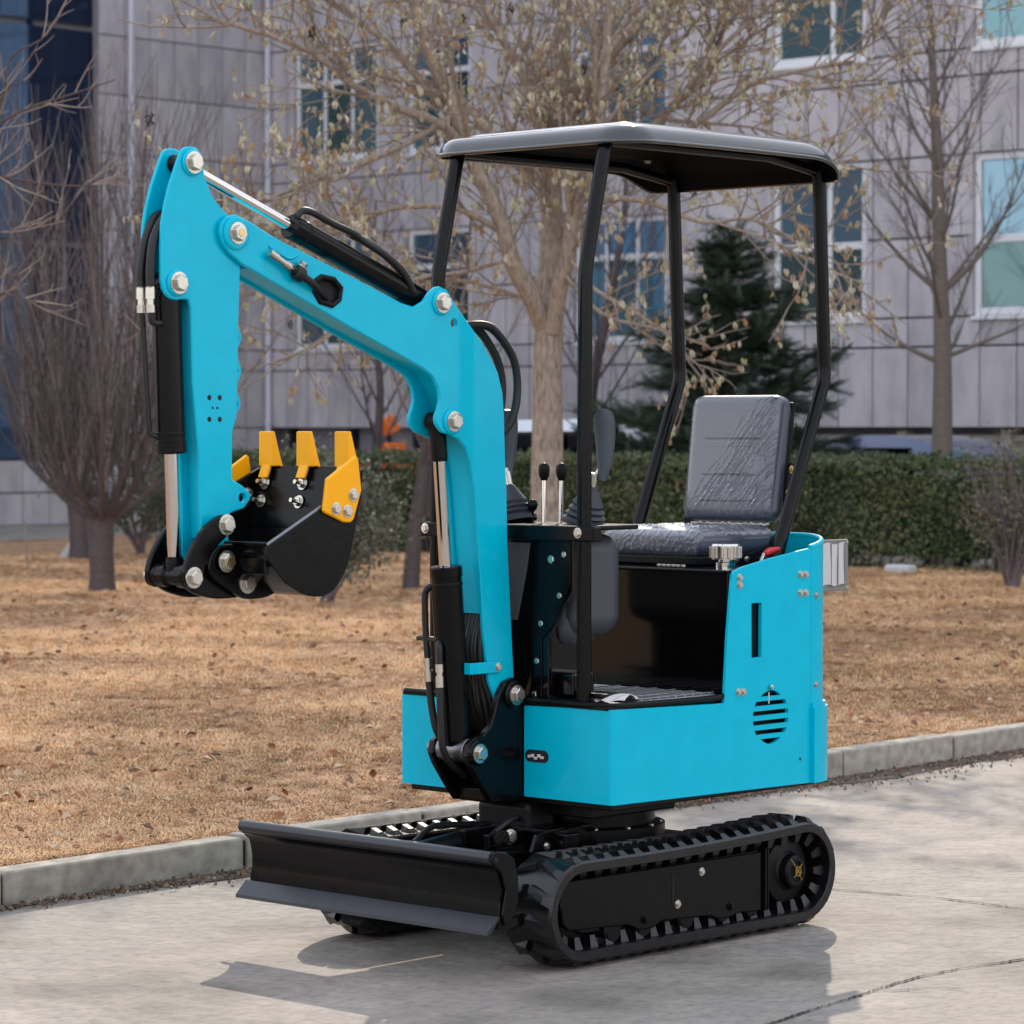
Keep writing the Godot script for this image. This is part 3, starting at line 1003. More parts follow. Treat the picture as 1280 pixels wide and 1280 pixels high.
func make_seat(ex: Node3D) -> void:
	var cu := Shape.new()
	cu.rbox(Vector3(0.565, 1.112, 0.01), Vector3(0.37, 0.085, 0.38), 0.036)
	put("seat_cushion", cu, M.vinyl, ex)
	var pan := Shape.new()
	pan.rbox(Vector3(0.56, 1.062, 0.01), Vector3(0.36, 0.03, 0.36), 0.008)
	put("seat_pan", pan, M.satin, ex)
	var lean := Transform3D(Basis(Vector3.BACK, -0.13), Vector3(0.79, 1.365, 0.015))
	var bs := Shape.new()
	bs.rbox(Vector3(0, -0.008, 0), Vector3(0.085, 0.386, 0.35), 0.036, lean)
	var back := put("seat_backrest", bs, M.vinyl, ex)
	# raised stitched panels of the backrest
	for q in [[0.1, 0.1], [-0.01, 0.1], [-0.105, 0.07]]:
		var pp := Shape.new()
		pp.rbox(Vector3(-0.038, q[0] - 0.01, 0.01), Vector3(0.018, q[1] - 0.008, 0.225), 0.0088, lean)
		put("stitched_panel", pp, M.vinyl, back)
	var rim := Shape.new()
	var loop := []
	for k in 41:
		var a := TAU * k / 40.0
		var c := cos(a)
		var s := sin(a)
		var e := 0.32
		loop.append(lean * Vector3(0.034, 0.177 * signf(s) * pow(absf(s), e), 0.167 * signf(c) * pow(absf(c), e)))
	rim.tube(loop, 0.006, 8, false)
	put("piping", rim, M.satin, back)
	var sh := Shape.new()
	sh.rbox(Vector3(0.048, 0.0, 0), Vector3(0.016, 0.34, 0.33), 0.007, lean)
	put("back_shell", sh, M.satin, back)
	for s in [-1.0, 1.0]:
		var br := Shape.new()
		var z0: float = 0.015 + 0.186 * s
		br.plate(pv([0.53, 1.045, 0.53, 1.075, 0.62, 1.08, 0.7, 1.1, 0.75, 1.14, 0.775, 1.2, 0.8, 1.33, 0.815, 1.345, 0.835, 1.34, 0.84, 1.32, 0.81, 1.18, 0.785, 1.12, 0.74, 1.06, 0.7, 1.045]), z0 - 0.004, z0 + 0.004, 0.001)
		var bn := put("seat_bracket", br, M.satin, ex)
		for q in [[0.812, 1.325], [0.797, 1.255]]:
			bolt(bn, Vector3(q[0], q[1], z0 + 0.004 * s), Vector3(0, 0, s), 0.009, 0.008, M.brass)
		for q in [[0.55, 1.062], [0.6, 1.062]]:
			bolt(bn, Vector3(q[0], q[1], z0 + 0.004 * s), Vector3(0, 0, s), 0.008, 0.007)
	# clear packing film, creased towards its lower right corner
	var film := Shape.new()
	var wr := FastNoiseLite.new()
	wr.seed = 77
	wr.frequency = 1.0
	wr.fractal_octaves = 2
	var round_off := func(q: float, from: float) -> float:
		var k: float = clampf((absf(q) - from) / (1.0 - from), 0.0, 1.0)
		return 1.0 - sqrt(maxf(0.0, 1.0 - k * k * 0.9))
	var fz := func(u: float, w: float) -> Vector3:
		var across: float = u * 0.84 - w * 0.66
		var along: float = u * 0.66 + w * 0.84
		var c1: float = pow(1.0 - absf(wr.get_noise_2d(across * 5.0, along * 0.5)), 14.0)
		var c2: float = pow(1.0 - absf(wr.get_noise_2d(across * 9.0 + 7.0, along * 0.9)), 14.0)
		var mask: float = smoothstep(-0.35, 0.5, across + 0.1) + 0.6 * smoothstep(-0.4, -0.9, w)
		var crease: float = (c1 + 0.6 * c2) * clampf(mask, 0.06, 1.0)
		return lean * Vector3(-0.05 - 0.01 * crease + 0.034 * round_off.call(u, 0.72) + 0.034 * round_off.call(w, 0.75), 0.186 * w - 0.008, 0.171 * u)
	sheet_of(film, fz, 110, 110)
	put("packing_film", film, M.film, back)
	var hem := Shape.new()
	var hp := []
	for k in 25:
		hp.append(lean * Vector3(-0.012 + 0.004 * sin(k * 1.9), -0.208 + 0.003 * sin(k * 2.7), -0.15 + 0.0125 * k))
	hem.tube(hp, 0.004, 6)
	put("film_hem", hem, M.paper, back)
	var film2 := Shape.new()
	var fc := func(u: float, w: float) -> Vector3:
		var crease: float = pow(1.0 - absf(wr.get_noise_2d(u * 5.0 + 3.0, w * 2.5)), 10.0)
		return Vector3(0.565 + 0.186 * w, 1.157 + 0.006 * crease - 0.034 * round_off.call(w, 0.75) - 0.034 * round_off.call(u, 0.78), 0.01 + 0.191 * u)
	sheet_of(film2, fc, 90, 70)
	var ff := func(u: float, w: float) -> Vector3:
		var crease: float = pow(1.0 - absf(wr.get_noise_2d(u * 7.0 - 9.0, w * 1.2)), 9.0)
		return Vector3(0.376 - 0.008 * crease + 0.03 * round_off.call(w, 0.3), 1.112 + 0.042 * w, 0.01 + 0.19 * u)
	sheet_of(film2, ff, 90, 20)
	put("cushion_film", film2, M.film, ex)

func sheet_of(s: Shape, f: Callable, nu: int, nv: int) -> void:
	# a smooth sheet through f(u, v), u and v from -1 to 1
	var ps := []
	var ns := []
	for i in nu + 1:
		for j in nv + 1:
			ps.append(f.call(-1.0 + 2.0 * i / nu, -1.0 + 2.0 * j / nv))
	for i in nu + 1:
		for j in nv + 1:
			var a: Vector3 = ps[mini(i + 1, nu) * (nv + 1) + j] - ps[maxi(i - 1, 0) * (nv + 1) + j]
			var b: Vector3 = ps[i * (nv + 1) + mini(j + 1, nv)] - ps[i * (nv + 1) + maxi(j - 1, 0)]
			ns.append(a.cross(b).normalized())
	for i in nu:
		for j in nv:
			var a := i * (nv + 1) + j
			var b := a + nv + 1
			s.squad(ps[a], ps[b], ps[b + 1], ps[a + 1], ns[a], ns[b], ns[b + 1], ns[a + 1])

func make_console(ex: Node3D) -> void:
	var bar := Shape.new()
	bar.rbox(Vector3(-0.218, 1.159, 0.008), Vector3(0.035, 0.042, 0.67), 0.005)
	var bn := put("console_bar", bar, M.black, ex)
	for z in [-0.305, 0.285]:
		bolt(bn, Vector3(-0.236, 1.162, z), Vector3.LEFT, 0.011)
	var body := Shape.new()
	# tapering front sheet
	var tr := Transform3D(Basis(Vector3(0, 0, 1), Vector3(0, 1, 0), Vector3(-1, 0, 0)), Vector3(-0.2, 0, 0))
	body.plate(pv([-0.21, 1.14, 0.24, 1.14, 0.24, 1.0, 0.19, 0.93, 0.15, 0.86, 0.15, 0.685, -0.15, 0.685, -0.15, 0.86, -0.19, 0.93]), -0.004, 0.008, 0.002, [], tr)
	var front := put("console_front", body, M.panel, ex)
	for q in [[1.085, 0.165], [1.1, 0.212], [0.985, 0.195], [0.905, 0.125], [0.8, 0.11], [0.705, 0.1]]:
		bolt(front, Vector3(-0.208, q[0], q[1]), Vector3.LEFT, 0.009 if q[0] < 1.0 or q[0] > 1.09 else 0.012)
	var plateb := Shape.new()
	plateb.plate(pv([0.1, 1.135, 0.235, 1.135, 0.235, 1.02, 0.17, 0.9, 0.128, 0.86, 0.128, 0.69, 0.11, 0.69, 0.085, 0.88]), 0.008, 0.012, 0.001, [], tr)
	put("stiffener", plateb, M.black, front)
	var gs := Shape.new()
	gs.plate(pv([-0.12, 1.13, 0.085, 1.13, 0.07, 1.05, 0.035, 0.911, -0.12, 0.911]), 0.0085, 0.013, 0.001, [], tr)
	put("grey_sheet", gs, M.cowl, front)  # plain grey sheet over the upper part of the console front
	var col := Shape.new()
	col.rbox(Vector3(-0.11, 0.8, 0), Vector3(0.16, 0.24, 0.28), 0.01)
	put("console_column", col, M.panel, ex)
	var cw := Shape.new()
	cw.rbox(Vector3(-0.05, 1.01, 0), Vector3(0.2, 0.295, 0.43), 0.06)
	cw.rbox(Vector3(-0.08, 0.93, 0), Vector3(0.17, 0.2, 0.36), 0.06)
	put("console_cowl", cw, M.cowl, ex)
	var top := Shape.new()
	top.rbox(Vector3(-0.085, 1.172, 0), Vector3(0.27, 0.014, 0.52), 0.005)
	put("console_top", top, M.black, ex)
	for s in [-1.0, 1.0]:
		var bt := Shape.new()
		var c := Vector3(-0.04, 1.178, 0.13 * s)
		var lean := Vector3(0.02, 1, 0.28 * s).normalized()
		var prof := []
		for q in [[0.062, 0.0], [0.062, 0.012], [0.052, 0.02], [0.058, 0.027], [0.048, 0.036], [0.052, 0.043], [0.042, 0.052], [0.045, 0.06], [0.03, 0.085], [0.016, 0.108], [0.012, 0.112]]:
			prof.append(Vector2(q[0], q[1]))
		bt.lathe(c, lean, prof, 24)
		put("boot", bt, M.boot, ex)
		var sh := Shape.new()
		sh.tube([c + lean * 0.1, c + lean * 0.15], 0.011, 12)
		sh.tube([c + lean * 0.14, c + lean * 0.19 + Vector3(0.02, 0, 0.012 * s)], 0.006, 8)
		var js := put("joystick", sh, M.zinc, ex)
		var gp := Shape.new()
		var g0 := c + lean * 0.15 + Vector3(0.015, -0.02, 0.012 * s)
		gp.tube(smooth_path([g0, g0 + Vector3(0.006, 0.05, 0.006 * s), g0 + Vector3(0.008, 0.12, 0.006 * s), g0 + Vector3(0.004, 0.175, 0.004 * s), g0 + Vector3(0.0, 0.2, 0.0)], 3), [0.012, 0.016, 0.019, 0.022, 0.025, 0.027, 0.029, 0.03, 0.031, 0.03, 0.028, 0.022, 0.01], 18)
		put("hand_grip", gp, M.grip, js)
		var lvs := Shape.new()
		var b := Vector3(-0.03, 1.175, 0.032 * s)
		lvs.tube([b, b + Vector3(0.004, 0.14, 0.002 * s)], 0.006, 10)
		var ln := put("travel_lever", lvs, M.chrome, ex)
		var kn := Shape.new()
		kn.lathe(b + Vector3(0.004, 0.125, 0.002 * s), Vector3.UP, [Vector2(0.009, 0), Vector2(0.015, 0.014), Vector2(0.017, 0.03), Vector2(0.015, 0.042), Vector2(0.009, 0.049), Vector2(0, 0.051)], 18, true)
		put("knob", kn, M.satin, ln)
	var kb := Shape.new()
	kb.lathe(Vector3(-0.03, 1.2, -0.075), Vector3.UP, [Vector2(0.004, -0.02), Vector2(0.004, 0.01), Vector2(0.012, 0.018), Vector2(0.016, 0.03), Vector2(0.012, 0.042), Vector2(0, 0.046)], 16, true)
	put("small_knob", kb, M.satin, ex)
	# floor pedals in front of the console
	for s in [-1.0, 1.0]:
		var pd := Shape.new()
		pd.rbox(Vector3(-0.15, 0.712, 0.29 * s), Vector3(0.09, 0.012, 0.1), 0.004, Transform3D(Basis(), Vector3()))
		put("pedal", pd, M.cowl if s < 0 else M.satin, ex)
	var fb := Shape.new()
	fb.rbox(Vector3(-0.13, 0.735, 0.17), Vector3(0.09, 0.07, 0.09), 0.01)
	put("pedal_box", fb, M.panel, ex)

func make_canopy(ex: Node3D) -> void:
	var Z := 0.284
	for s in [1.0, -1.0]:
		var z: float = Z * s
		var fp := Shape.new()
		fp.tube(smooth_path([Vector3(-0.209, 0.688, z), Vector3(-0.209, 1.2, z), Vector3(-0.204, 1.86, z), Vector3(-0.192, 1.94, z), Vector3(-0.13, 2.205, z), Vector3(-0.115, 2.25, z)], 4), 0.0205, 16)
		put("front_post", fp, M.black, ex)
		var rp := Shape.new()
		rp.tube(smooth_path([Vector3(0.83, 2.225, z), Vector3(0.842, 2.19, z), Vector3(0.868, 1.66, z), Vector3(0.868, 1.6, z), Vector3(0.845, 1.54, z), Vector3(0.66, 1.115, z), Vector3(0.64, 1.05, z)], 4), 0.0205, 16)
		var rpn := put("rear_post", rp, M.black, ex)
		var ft := Shape.new()
		ft.rbox(Vector3(0.64, 1.06, z), Vector3(0.1, 0.02, 0.08), 0.004)
		put("post_foot", ft, M.satin, rpn)
		var tr := Shape.new()
		tr.tube([Vector3(-0.11, 2.245, z), Vector3(0.6, 2.245, z), Vector3(0.83, 2.215, z)], 0.016, 12)
		put("roof_rail", tr, M.black, ex)
	# roof: a rounded tray, its skirt turned down, a raised middle
	var x0 := -0.155
	var x1 := 0.862
	var zh := 0.395
	var roof := Shape.new()
	var dark_underside := Shape.new()
	var nu := 56
	var nv := 48
	var surf := func(u: float, v: float, drop: float) -> Vector3:
		# u, v in -1..1 over a rounded rectangle
		var x: float = (x0 + x1) * 0.5 + u * (x1 - x0) * 0.5
		var z: float = v * zh
		var dx: float = (1.0 - absf(u)) * (x1 - x0) * 0.5
		var dz: float = (1.0 - absf(v)) * zh
		var rc := 0.11
		var d: float
		if dx < rc and dz < rc:
			var q := Vector2(rc - dx, rc - dz)
			var l := q.length()
			d = rc - l
			if l > rc:
				var pull := (l - rc) / l
				x -= signf(u) * q.x * pull
				z -= signf(v) * q.y * pull
				d = 0.0
		else:
			d = minf(dx, dz)
		var e := clampf(1.0 - d / 0.05, 0, 1)
		var y := 2.286 - 0.056 * (1.0 - sqrt(maxf(0.0, 1.0 - e * e * 0.98)))
		var raise := smoothstep(0.075, 0.115, dz) * smoothstep(0.05, 0.12, dx)
		y += 0.016 * raise + 0.004 * (1.0 - u * u) - 0.05 * pow(smoothstep(0.55, 1.0, u), 2.2)
		return Vector3(x, y - drop, z)
	var par := func(k: int, nk: int) -> float:
		# denser near the rims
		var q := -1.0 + 2.0 * k / nk
		return signf(q) * (1.0 - pow(1.0 - absf(q), 1.7))
	var grid := []
	for i in nu + 1:
		var row := []
		for j in nv + 1:
			row.append(surf.call(par.call(i, nu), par.call(j, nv), 0.0))
		grid.append(row)
	var norm := func(i: int, j: int) -> Vector3:
		var a: Vector3 = grid[mini(i + 1, nu)][j] - grid[maxi(i - 1, 0)][j]
		var b: Vector3 = grid[i][mini(j + 1, nv)] - grid[i][maxi(j - 1, 0)]
		var c := b.cross(a)
		return c.normalized() if c.length() > 1e-9 else Vector3.UP
	var ns := []
	for i in nu + 1:
		var row := []
		for j in nv + 1:
			row.append(norm.call(i, j))
		ns.append(row)
	var th := 0.009
	for i in nu:
		for j in nv:
			var a: Vector3 = grid[i][j]
			var b: Vector3 = grid[i + 1][j]
			var c: Vector3 = grid[i + 1][j + 1]
			var d: Vector3 = grid[i][j + 1]
			if (b - a).length() + (d - a).length() + (c - a).length() < 1e-5:
				continue
			roof.squad(a, b, c, d, ns[i][j], ns[i + 1][j], ns[i + 1][j + 1], ns[i][j + 1])
			dark_underside.squad(a - ns[i][j] * th, b - ns[i + 1][j] * th, c - ns[i + 1][j + 1] * th, d - ns[i][j + 1] * th, -ns[i][j], -ns[i + 1][j], -ns[i + 1][j + 1], -ns[i][j + 1])
	var rn := put("canopy_roof", roof, M.canopy, ex)
	put("dark_underside", dark_underside, M.dark_underside, rn)
	var edge := Shape.new()
	var loop := []
	for i in nu + 1:
		loop.append(grid[i][0])
	for j in range(1, nv + 1):
		loop.append(grid[nu][j])
	for i in range(nu - 1, -1, -1):
		loop.append(grid[i][nv])
	for j in range(nv - 1, -1, -1):
		loop.append(grid[0][j])
	var clean := [loop[0]]
	for p in loop:
		if p.distance_to(clean[-1]) > 0.004:
			clean.append(p)
	edge.tube(clean, 0.006, 8, false)
	put("rim", edge, M.canopy, rn)
	bolt(rn, Vector3(0.62, 2.262, 0.2), Vector3.DOWN, 0.01)
	bolt(rn, Vector3(0.62, 2.262, -0.2), Vector3.DOWN, 0.01)

func make_front(ex: Node3D) -> void:
	# swing bracket between the front panels
	var br := Shape.new()
	var outline := pv([-0.35, 0.66, -0.330, 0.715, -0.305, 0.745, -0.272, 0.755, -0.240, 0.743, -0.222, 0.7, -0.216, 0.405, -0.36, 0.412, -0.4, 0.46, -0.445, 0.52, -0.46, 0.55, -0.452, 0.583, -0.425, 0.598, -0.395, 0.602, -0.365, 0.625])
	for s in [1.0, -1.0]:
		br.plate(outline, 0.056 * s, 0.078 * s, 0.004)
	br.rbox(Vector3(-0.29, 0.43, 0), Vector3(0.13, 0.04, 0.116), 0.006)
	br.rbox(Vector3(-0.235, 0.54, 0), Vector3(0.03, 0.27, 0.116), 0.006)
	var bn := put("swing_bracket", br, M.black, ex)
	for q in [[-0.272, 0.707, 0.04], [-0.42, 0.557, 0.036]]:
		boss(bn, Vector3(q[0], q[1], 0.078), q[2], 0.01, M.black)
	bolt(bn, Vector3(-0.272, 0.707, 0.088), Vector3.BACK, 0.021, 0.018)
	bolt(bn, Vector3(-0.42, 0.555, 0.088), Vector3.BACK, 0.02, 0.016)
	var pin2 := Shape.new()
	pin2.cyl(Vector3(-0.42, 0.56, -0.1), Vector3(-0.42, 0.56, 0.085), 0.02, 20)
	pin2.cyl(Vector3(-0.42, 0.56, -0.052), Vector3(-0.42, 0.56, 0.052), 0.034, 20)
	put("pivot_pin", pin2, M.steel, bn)
	var nose := Shape.new()
	nose.rbox(Vector3(-0.12, 0.545, -0.06), Vector3(0.2, 0.27, 0.28), 0.01)
	nose.rbox(Vector3(-0.2, 0.36, 0.02), Vector3(0.12, 0.09, 0.2), 0.02)
	put("bracket_mount", nose, M.satin, ex)
	# boom: two plates with a box between
	var boom_o := pv([-1.338, 1.946, -1.333, 1.969, -1.314, 1.986, -1.284, 1.993, -1.235, 1.977, -1.180, 1.953, -1.124, 1.931, -0.867, 1.847, -0.689, 1.785, -0.643, 1.776, -0.606, 1.792, -0.582, 1.818, -0.560, 1.832, -0.545, 1.835, -0.514, 1.825, -0.489, 1.795, -0.426, 1.733, -0.378, 1.688, -0.337, 1.638, -0.314, 1.605, -0.295, 1.550, -0.288, 1.483, -0.285, 1.383, -0.278, 1.272, -0.275, 1.133, -0.262, 0.936, -0.247, 0.723, -0.255, 0.69, -0.272, 0.675, -0.3, 0.675, -0.321, 0.692, -0.350, 0.747, -0.372, 0.886, -0.391, 1.108, -0.407, 1.274, -0.423, 1.351, -0.442, 1.395, -0.470, 1.419, -0.511, 1.433, -0.535, 1.438, -0.548, 1.450, -0.558, 1.462, -0.561, 1.474, -0.558, 1.487, -0.551, 1.498, -0.542, 1.526, -0.548, 1.559, -0.570, 1.589, -0.607, 1.610, -0.719, 1.654, -0.867, 1.710, -1.263, 1.868, -1.303, 1.893, -1.328, 1.918])
	var hole := pv([-1.009, 1.832, -0.986, 1.845, -0.943, 1.840, -0.917, 1.818, -0.923, 1.787, -0.949, 1.771, -0.992, 1.780, -1.012, 1.805])
	var eye := disc(Vector2(-0.489, 1.737), 0.014)
	var bm := Shape.new()
	bm.plate(boom_o, 0.044, 0.058, 0.003, [hole, eye])
	bm.plate(boom_o, -0.058, -0.044, 0.003, [])
	var boom := put("boom", bm, M.teal, ex)
	var bi := Shape.new()
	bi.plate(pv([-1.225, 1.966, -1.124, 1.925, -1.02, 1.89, -1.02, 1.86, -0.9, 1.82, -0.9, 1.85, -0.867, 1.841, -0.689, 1.779, -0.643, 1.768, -0.57, 1.745, -0.46, 1.715, -0.378, 1.677, -0.340, 1.630, -0.319, 1.6, -0.301, 1.548, -0.294, 1.483, -0.291, 1.383, -0.284, 1.272, -0.281, 1.133, -0.268, 0.936, -0.362, 0.936, -0.380, 1.108, -0.396, 1.274, -0.408, 1.345, -0.428, 1.41, -0.455, 1.47, -0.49, 1.54, -0.54, 1.6, -0.607, 1.626, -0.719, 1.664, -0.867, 1.718, -1.22, 1.858]), -0.045, 0.045, 0.002)
	put("boom_core", bi, M.teal, boom)
	var gro := Shape.new()
	var lp := []
	for k in hole.size() + 1:
		var q := hole[k % hole.size()]
		lp.append(Vector3(q.x, q.y, 0.058))
	gro.tube(lp, 0.008, 8, false)
	put("grommet", gro, M.satin, boom)
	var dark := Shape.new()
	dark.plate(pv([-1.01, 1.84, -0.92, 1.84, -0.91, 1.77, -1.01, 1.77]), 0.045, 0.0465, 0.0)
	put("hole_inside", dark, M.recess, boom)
	for q in [[-1.285, 1.945, 0.043], [-0.541, 1.79, 0.034], [-0.497, 1.468, 0.036]]:
		boss(boom, Vector3(q[0], q[1], 0.058), q[2], 0.008, M.teal)
		bolt(boom, Vector3(q[0], q[1], 0.066), Vector3.BACK, 0.021, 0.017, M.zinc)
		var far := Shape.new()
		far.lathe(Vector3(q[0], q[1], -0.058), Vector3.FORWARD, [Vector2(0, 0.012), Vector2(q[2] * 0.9, 0.012), Vector2(q[2], 0.006), Vector2(q[2], -0.004)], 20)
		put("boss", far, M.teal, boom)
	var strap := Shape.new()
	strap.rbox(Vector3(-0.375, 0.787, 0.064), Vector3(0.12, 0.032, 0.008), 0.003)
	strap.rbox(Vector3(-0.43, 0.787, 0.035), Vector3(0.008, 0.032, 0.06), 0.003)
	put("hose_strap", strap, M.teal, boom)
	bolt(boom, Vector3(-0.325, 0.787, 0.068), Vector3.BACK, 0.009)
	# hose fitting on the boom's flank
	var fit := Shape.new()
	var f0 := Vector3(-1.185, 1.9, 0.075)
	var fd := Vector3(0.85, -0.42, 0).normalized()
	fit.tube([f0, f0 + fd * 0.03], 0.011, 10)
	fit.tube([f0 + fd * 0.028, f0 + fd * 0.06], 0.0085, 10)
	fit.tube([f0 + fd * 0.058, f0 + fd * 0.085], 0.011, 6)
	var fitn := put("hose_fitting", fit, M.zinc, boom)
	var rod := Shape.new()
	rod.tube(smooth_path([f0 + fd * 0.08, f0 + fd * 0.12, f0 + fd * 0.17, f0 + fd * 0.23 + Vector3(0, 0, -0.02), f0 + fd * 0.27 + Vector3(0, 0, -0.05)]), 0.0105, 10)
	rod.lathe(f0 + fd * 0.1, fd, [Vector2(0.012, 0), Vector2(0.02, 0.004), Vector2(0.02, 0.026), Vector2(0.012, 0.03)], 14)
	put("bent_hose", rod, M.hose, fitn)
	bolt(fitn, f0 + fd * 0.118 + Vector3(0.008, 0.022, 0.0), Vector3(0.3, 0.6, 0.4), 0.011, 0.012)
	var bead := Shape.new()
	bead.tube(smooth_path([Vector3(-1.172, 1.917, 0.059), Vector3(-1.13, 1.898, 0.06), Vector3(-1.1, 1.888, 0.06), Vector3(-1.072, 1.898, 0.059)]), 0.004, 8)
	put("weld_bead", bead, M.teal, boom)
	# arm
	var arm_o := pv([-1.462, 2.121, -1.449, 2.146, -1.438, 2.154, -1.425, 2.157, -1.41, 2.157, -1.398, 2.153, -1.388, 2.146, -1.382, 2.136, -1.377, 2.102, -1.369, 2.076, -1.348, 2.037, -1.316, 2.006, -1.289, 1.989, -1.221, 1.952, -1.254, 1.859, -1.260, 1.705, -1.266, 1.481, -1.282, 1.440, -1.283, 1.319, -1.250, 1.303, -1.225, 1.286, -1.219, 1.275, -1.223, 1.265, -1.242, 1.245, -1.286, 1.234, -1.299, 1.224, -1.294, 1.134, -1.286, 1.109, -1.290, 1.097, -1.303, 1.085, -1.332, 1.078, -1.365, 1.091, -1.391, 1.137, -1.391, 1.238, -1.396, 1.379, -1.416, 1.561, -1.421, 1.752, -1.429, 1.772, -1.447, 1.773, -1.468, 1.770, -1.487, 1.773, -1.502, 1.782, -1.513, 1.798, -1.518, 1.82, -1.518, 1.898, -1.515, 1.958, -1.504, 2.009, -1.488, 2.059])
	var am := Shape.new()
	am.plate(arm_o, 0.03, 0.042, 0.003, [disc(Vector2(-1.25, 1.272), 0.013)])
	am.plate(arm_o, -0.042, -0.03, 0.003, [disc(Vector2(-1.25, 1.272), 0.013)])
	var arm := put("dipper_arm", am, M.teal, ex)
	var ai := Shape.new()
	ai.plate(pv([-1.395, 1.75, -1.39, 1.56, -1.372, 1.38, -1.366, 1.24, -1.36, 1.17, -1.31, 1.17, -1.306, 1.24, -1.29, 1.32, -1.289, 1.44, -1.274, 1.48, -1.268, 1.705, -1.262, 1.86, -1.3, 1.93, -1.36, 1.99, -1.43, 2.06, -1.45, 2.05, -1.4, 1.95]), -0.031, 0.031, 0.002)
	put("arm_core", ai, M.teal, arm)
	var sc := Shape.new()
	sc.plate(pv([-1.275, 1.715, -1.249, 1.708, -1.236, 1.698, -1.231, 1.683, -1.236, 1.667, -1.246, 1.652, -1.248, 1.636, -1.238, 1.617, -1.232, 1.597, -1.237, 1.578, -1.247, 1.562, -1.249, 1.546, -1.24, 1.53, -1.234, 1.512, -1.24, 1.496, -1.252, 1.486, -1.275, 1.486]), 0.012, 0.02, 0.001, [disc(Vector2(-1.25, 1.683), 0.0085, 10), disc(Vector2(-1.251, 1.597), 0.0085, 10), disc(Vector2(-1.252, 1.511), 0.0085, 10)])
	put("hose_guide", sc, M.teal, arm)
	for q in [[-1.361, 1.527, 0.007], [-1.326, 1.527, 0.007], [-1.361, 1.472, 0.007], [-1.326, 1.472, 0.007], [-1.350, 1.501, 0.0035], [-1.334, 1.501, 0.0035]]:
		var hs := Shape.new()
		hs.cyl(Vector3(q[0], q[1], 0.038), Vector3(q[0], q[1], 0.0426), q[2], 12, 0.0003)
		put("threaded_hole", hs, M.recess, arm)
	for q in [[-1.417, 2.117, 0.034], [-1.468, 1.813, 0.034]]:
		boss(arm, Vector3(q[0], q[1], 0.042), q[2], 0.008, M.teal)
		bolt(arm, Vector3(q[0], q[1], 0.05), Vector3.BACK, 0.021, 0.017)
		var pn := Shape.new()
		pn.cyl(Vector3(q[0], q[1], -0.06), Vector3(q[0], q[1], 0.04), 0.018, 18)
		put("pin", pn, M.satin, arm)
	# hydraulic cylinders
	ram(ex, "arm_cylinder", Vector3(-0.541, 1.79, 0), Vector3(-1.417, 2.117, 0), 0.537, 0.033, 0.0155, 0.024, 1.6)
	ram(ex, "bucket_cylinder", Vector3(-1.468, 1.813, 0), Vector3(-1.441, 1.078, 0), 0.428, 0.037, 0.0175, 0.024, 1.9)
	ram(ex, "boom_cylinder", Vector3(-0.42, 0.56, 0), Vector3(-0.497, 1.468, 0), 0.512, 0.043, 0.018, 0.026, 4.2)
	# steel pipes and hoses along the cylinders
	var p1 := Shape.new()
	p1.tube(smooth_path([Vector3(-1.045, 2.0, 0.024), Vector3(-1.02, 2.018, 0.026), Vector3(-0.98, 2.012, 0.026), Vector3(-0.92, 1.99, 0.026), Vector3(-0.84, 1.967, 0.026), Vector3(-0.8, 1.945, 0.028), Vector3(-0.72, 1.91, 0.03), Vector3(-0.66, 1.87, 0.032), Vector3(-0.62, 1.82, 0.032)]), 0.0095, 10)
	put("hydraulic_pipe", p1, M.hose, ex)
	var p2 := Shape.new()
	p2.tube(smooth_path([Vector3(-0.84, 1.967, 0.01), Vector3(-0.74, 1.94, -0.005), Vector3(-0.66, 1.9, -0.01), Vector3(-0.6, 1.85, -0.012), Vector3(-0.58, 1.80, -0.012)]), 0.011, 10)
	put("hydraulic_hose", p2, M.hose, ex)
	for k in 2:
		var hz := 0.018 - 0.036 * k
		var ho := Shape.new()
		var pts := smooth_path([Vector3(-1.455, 1.99, hz), Vector3(-1.49, 1.975, hz), Vector3(-1.522 + 0.004 * k, 1.92, hz), Vector3(-1.533, 1.85, hz), Vector3(-1.533, 1.8, hz)], 12)
		var rads := []
		for i in pts.size():
			rads.append(0.0128 if i % 2 == 0 else 0.0113)
		ho.tube(pts, rads, 10)
		put("arm_hose", ho, M.hose, ex)
		var ft := Shape.new()
		ft.tube([Vector3(-1.533, 1.802, hz), Vector3(-1.533, 1.772, hz)], 0.0135, 6)
		ft.tube([Vector3(-1.533, 1.772, hz), Vector3(-1.533, 1.757, hz)], 0.009, 10)
		ft.tube([Vector3(-1.533, 1.757, hz), Vector3(-1.532, 1.738, hz)], 0.0125, 6)
		put("hose_fitting", ft, M.zinc, ex)
		var pi := Shape.new()
		if k == 0:
			pi.tube(smooth_path([Vector3(-1.532, 1.74, hz), Vector3(-1.527, 1.715, hz), Vector3(-1.505, 1.712, hz), Vector3(-1.48, 1.712, 0)]), 0.009, 8)
		else:
			pi.tube(smooth_path([Vector3(-1.532, 1.74, hz), Vector3(-1.528, 1.7, hz), Vector3(-1.518, 1.55, hz), Vector3(-1.508, 1.44, hz), Vector3(-1.49, 1.428, hz * 0.5), Vector3(-1.46, 1.424, 0)]), 0.008, 8)
		put("hydraulic_pipe", pi, M.hose, ex)
	# bent pipe of the boom cylinder, its fittings and hoses
	var bp := Shape.new()
	bp.tube(smooth_path([Vector3(-0.452, 1.005, -0.02), Vector3(-0.48, 1.012, -0.042), Vector3(-0.488, 0.99, -0.056), Vector3(-0.486, 0.9, -0.056), Vector3(-0.482, 0.812, -0.052)]), 0.0095, 10)
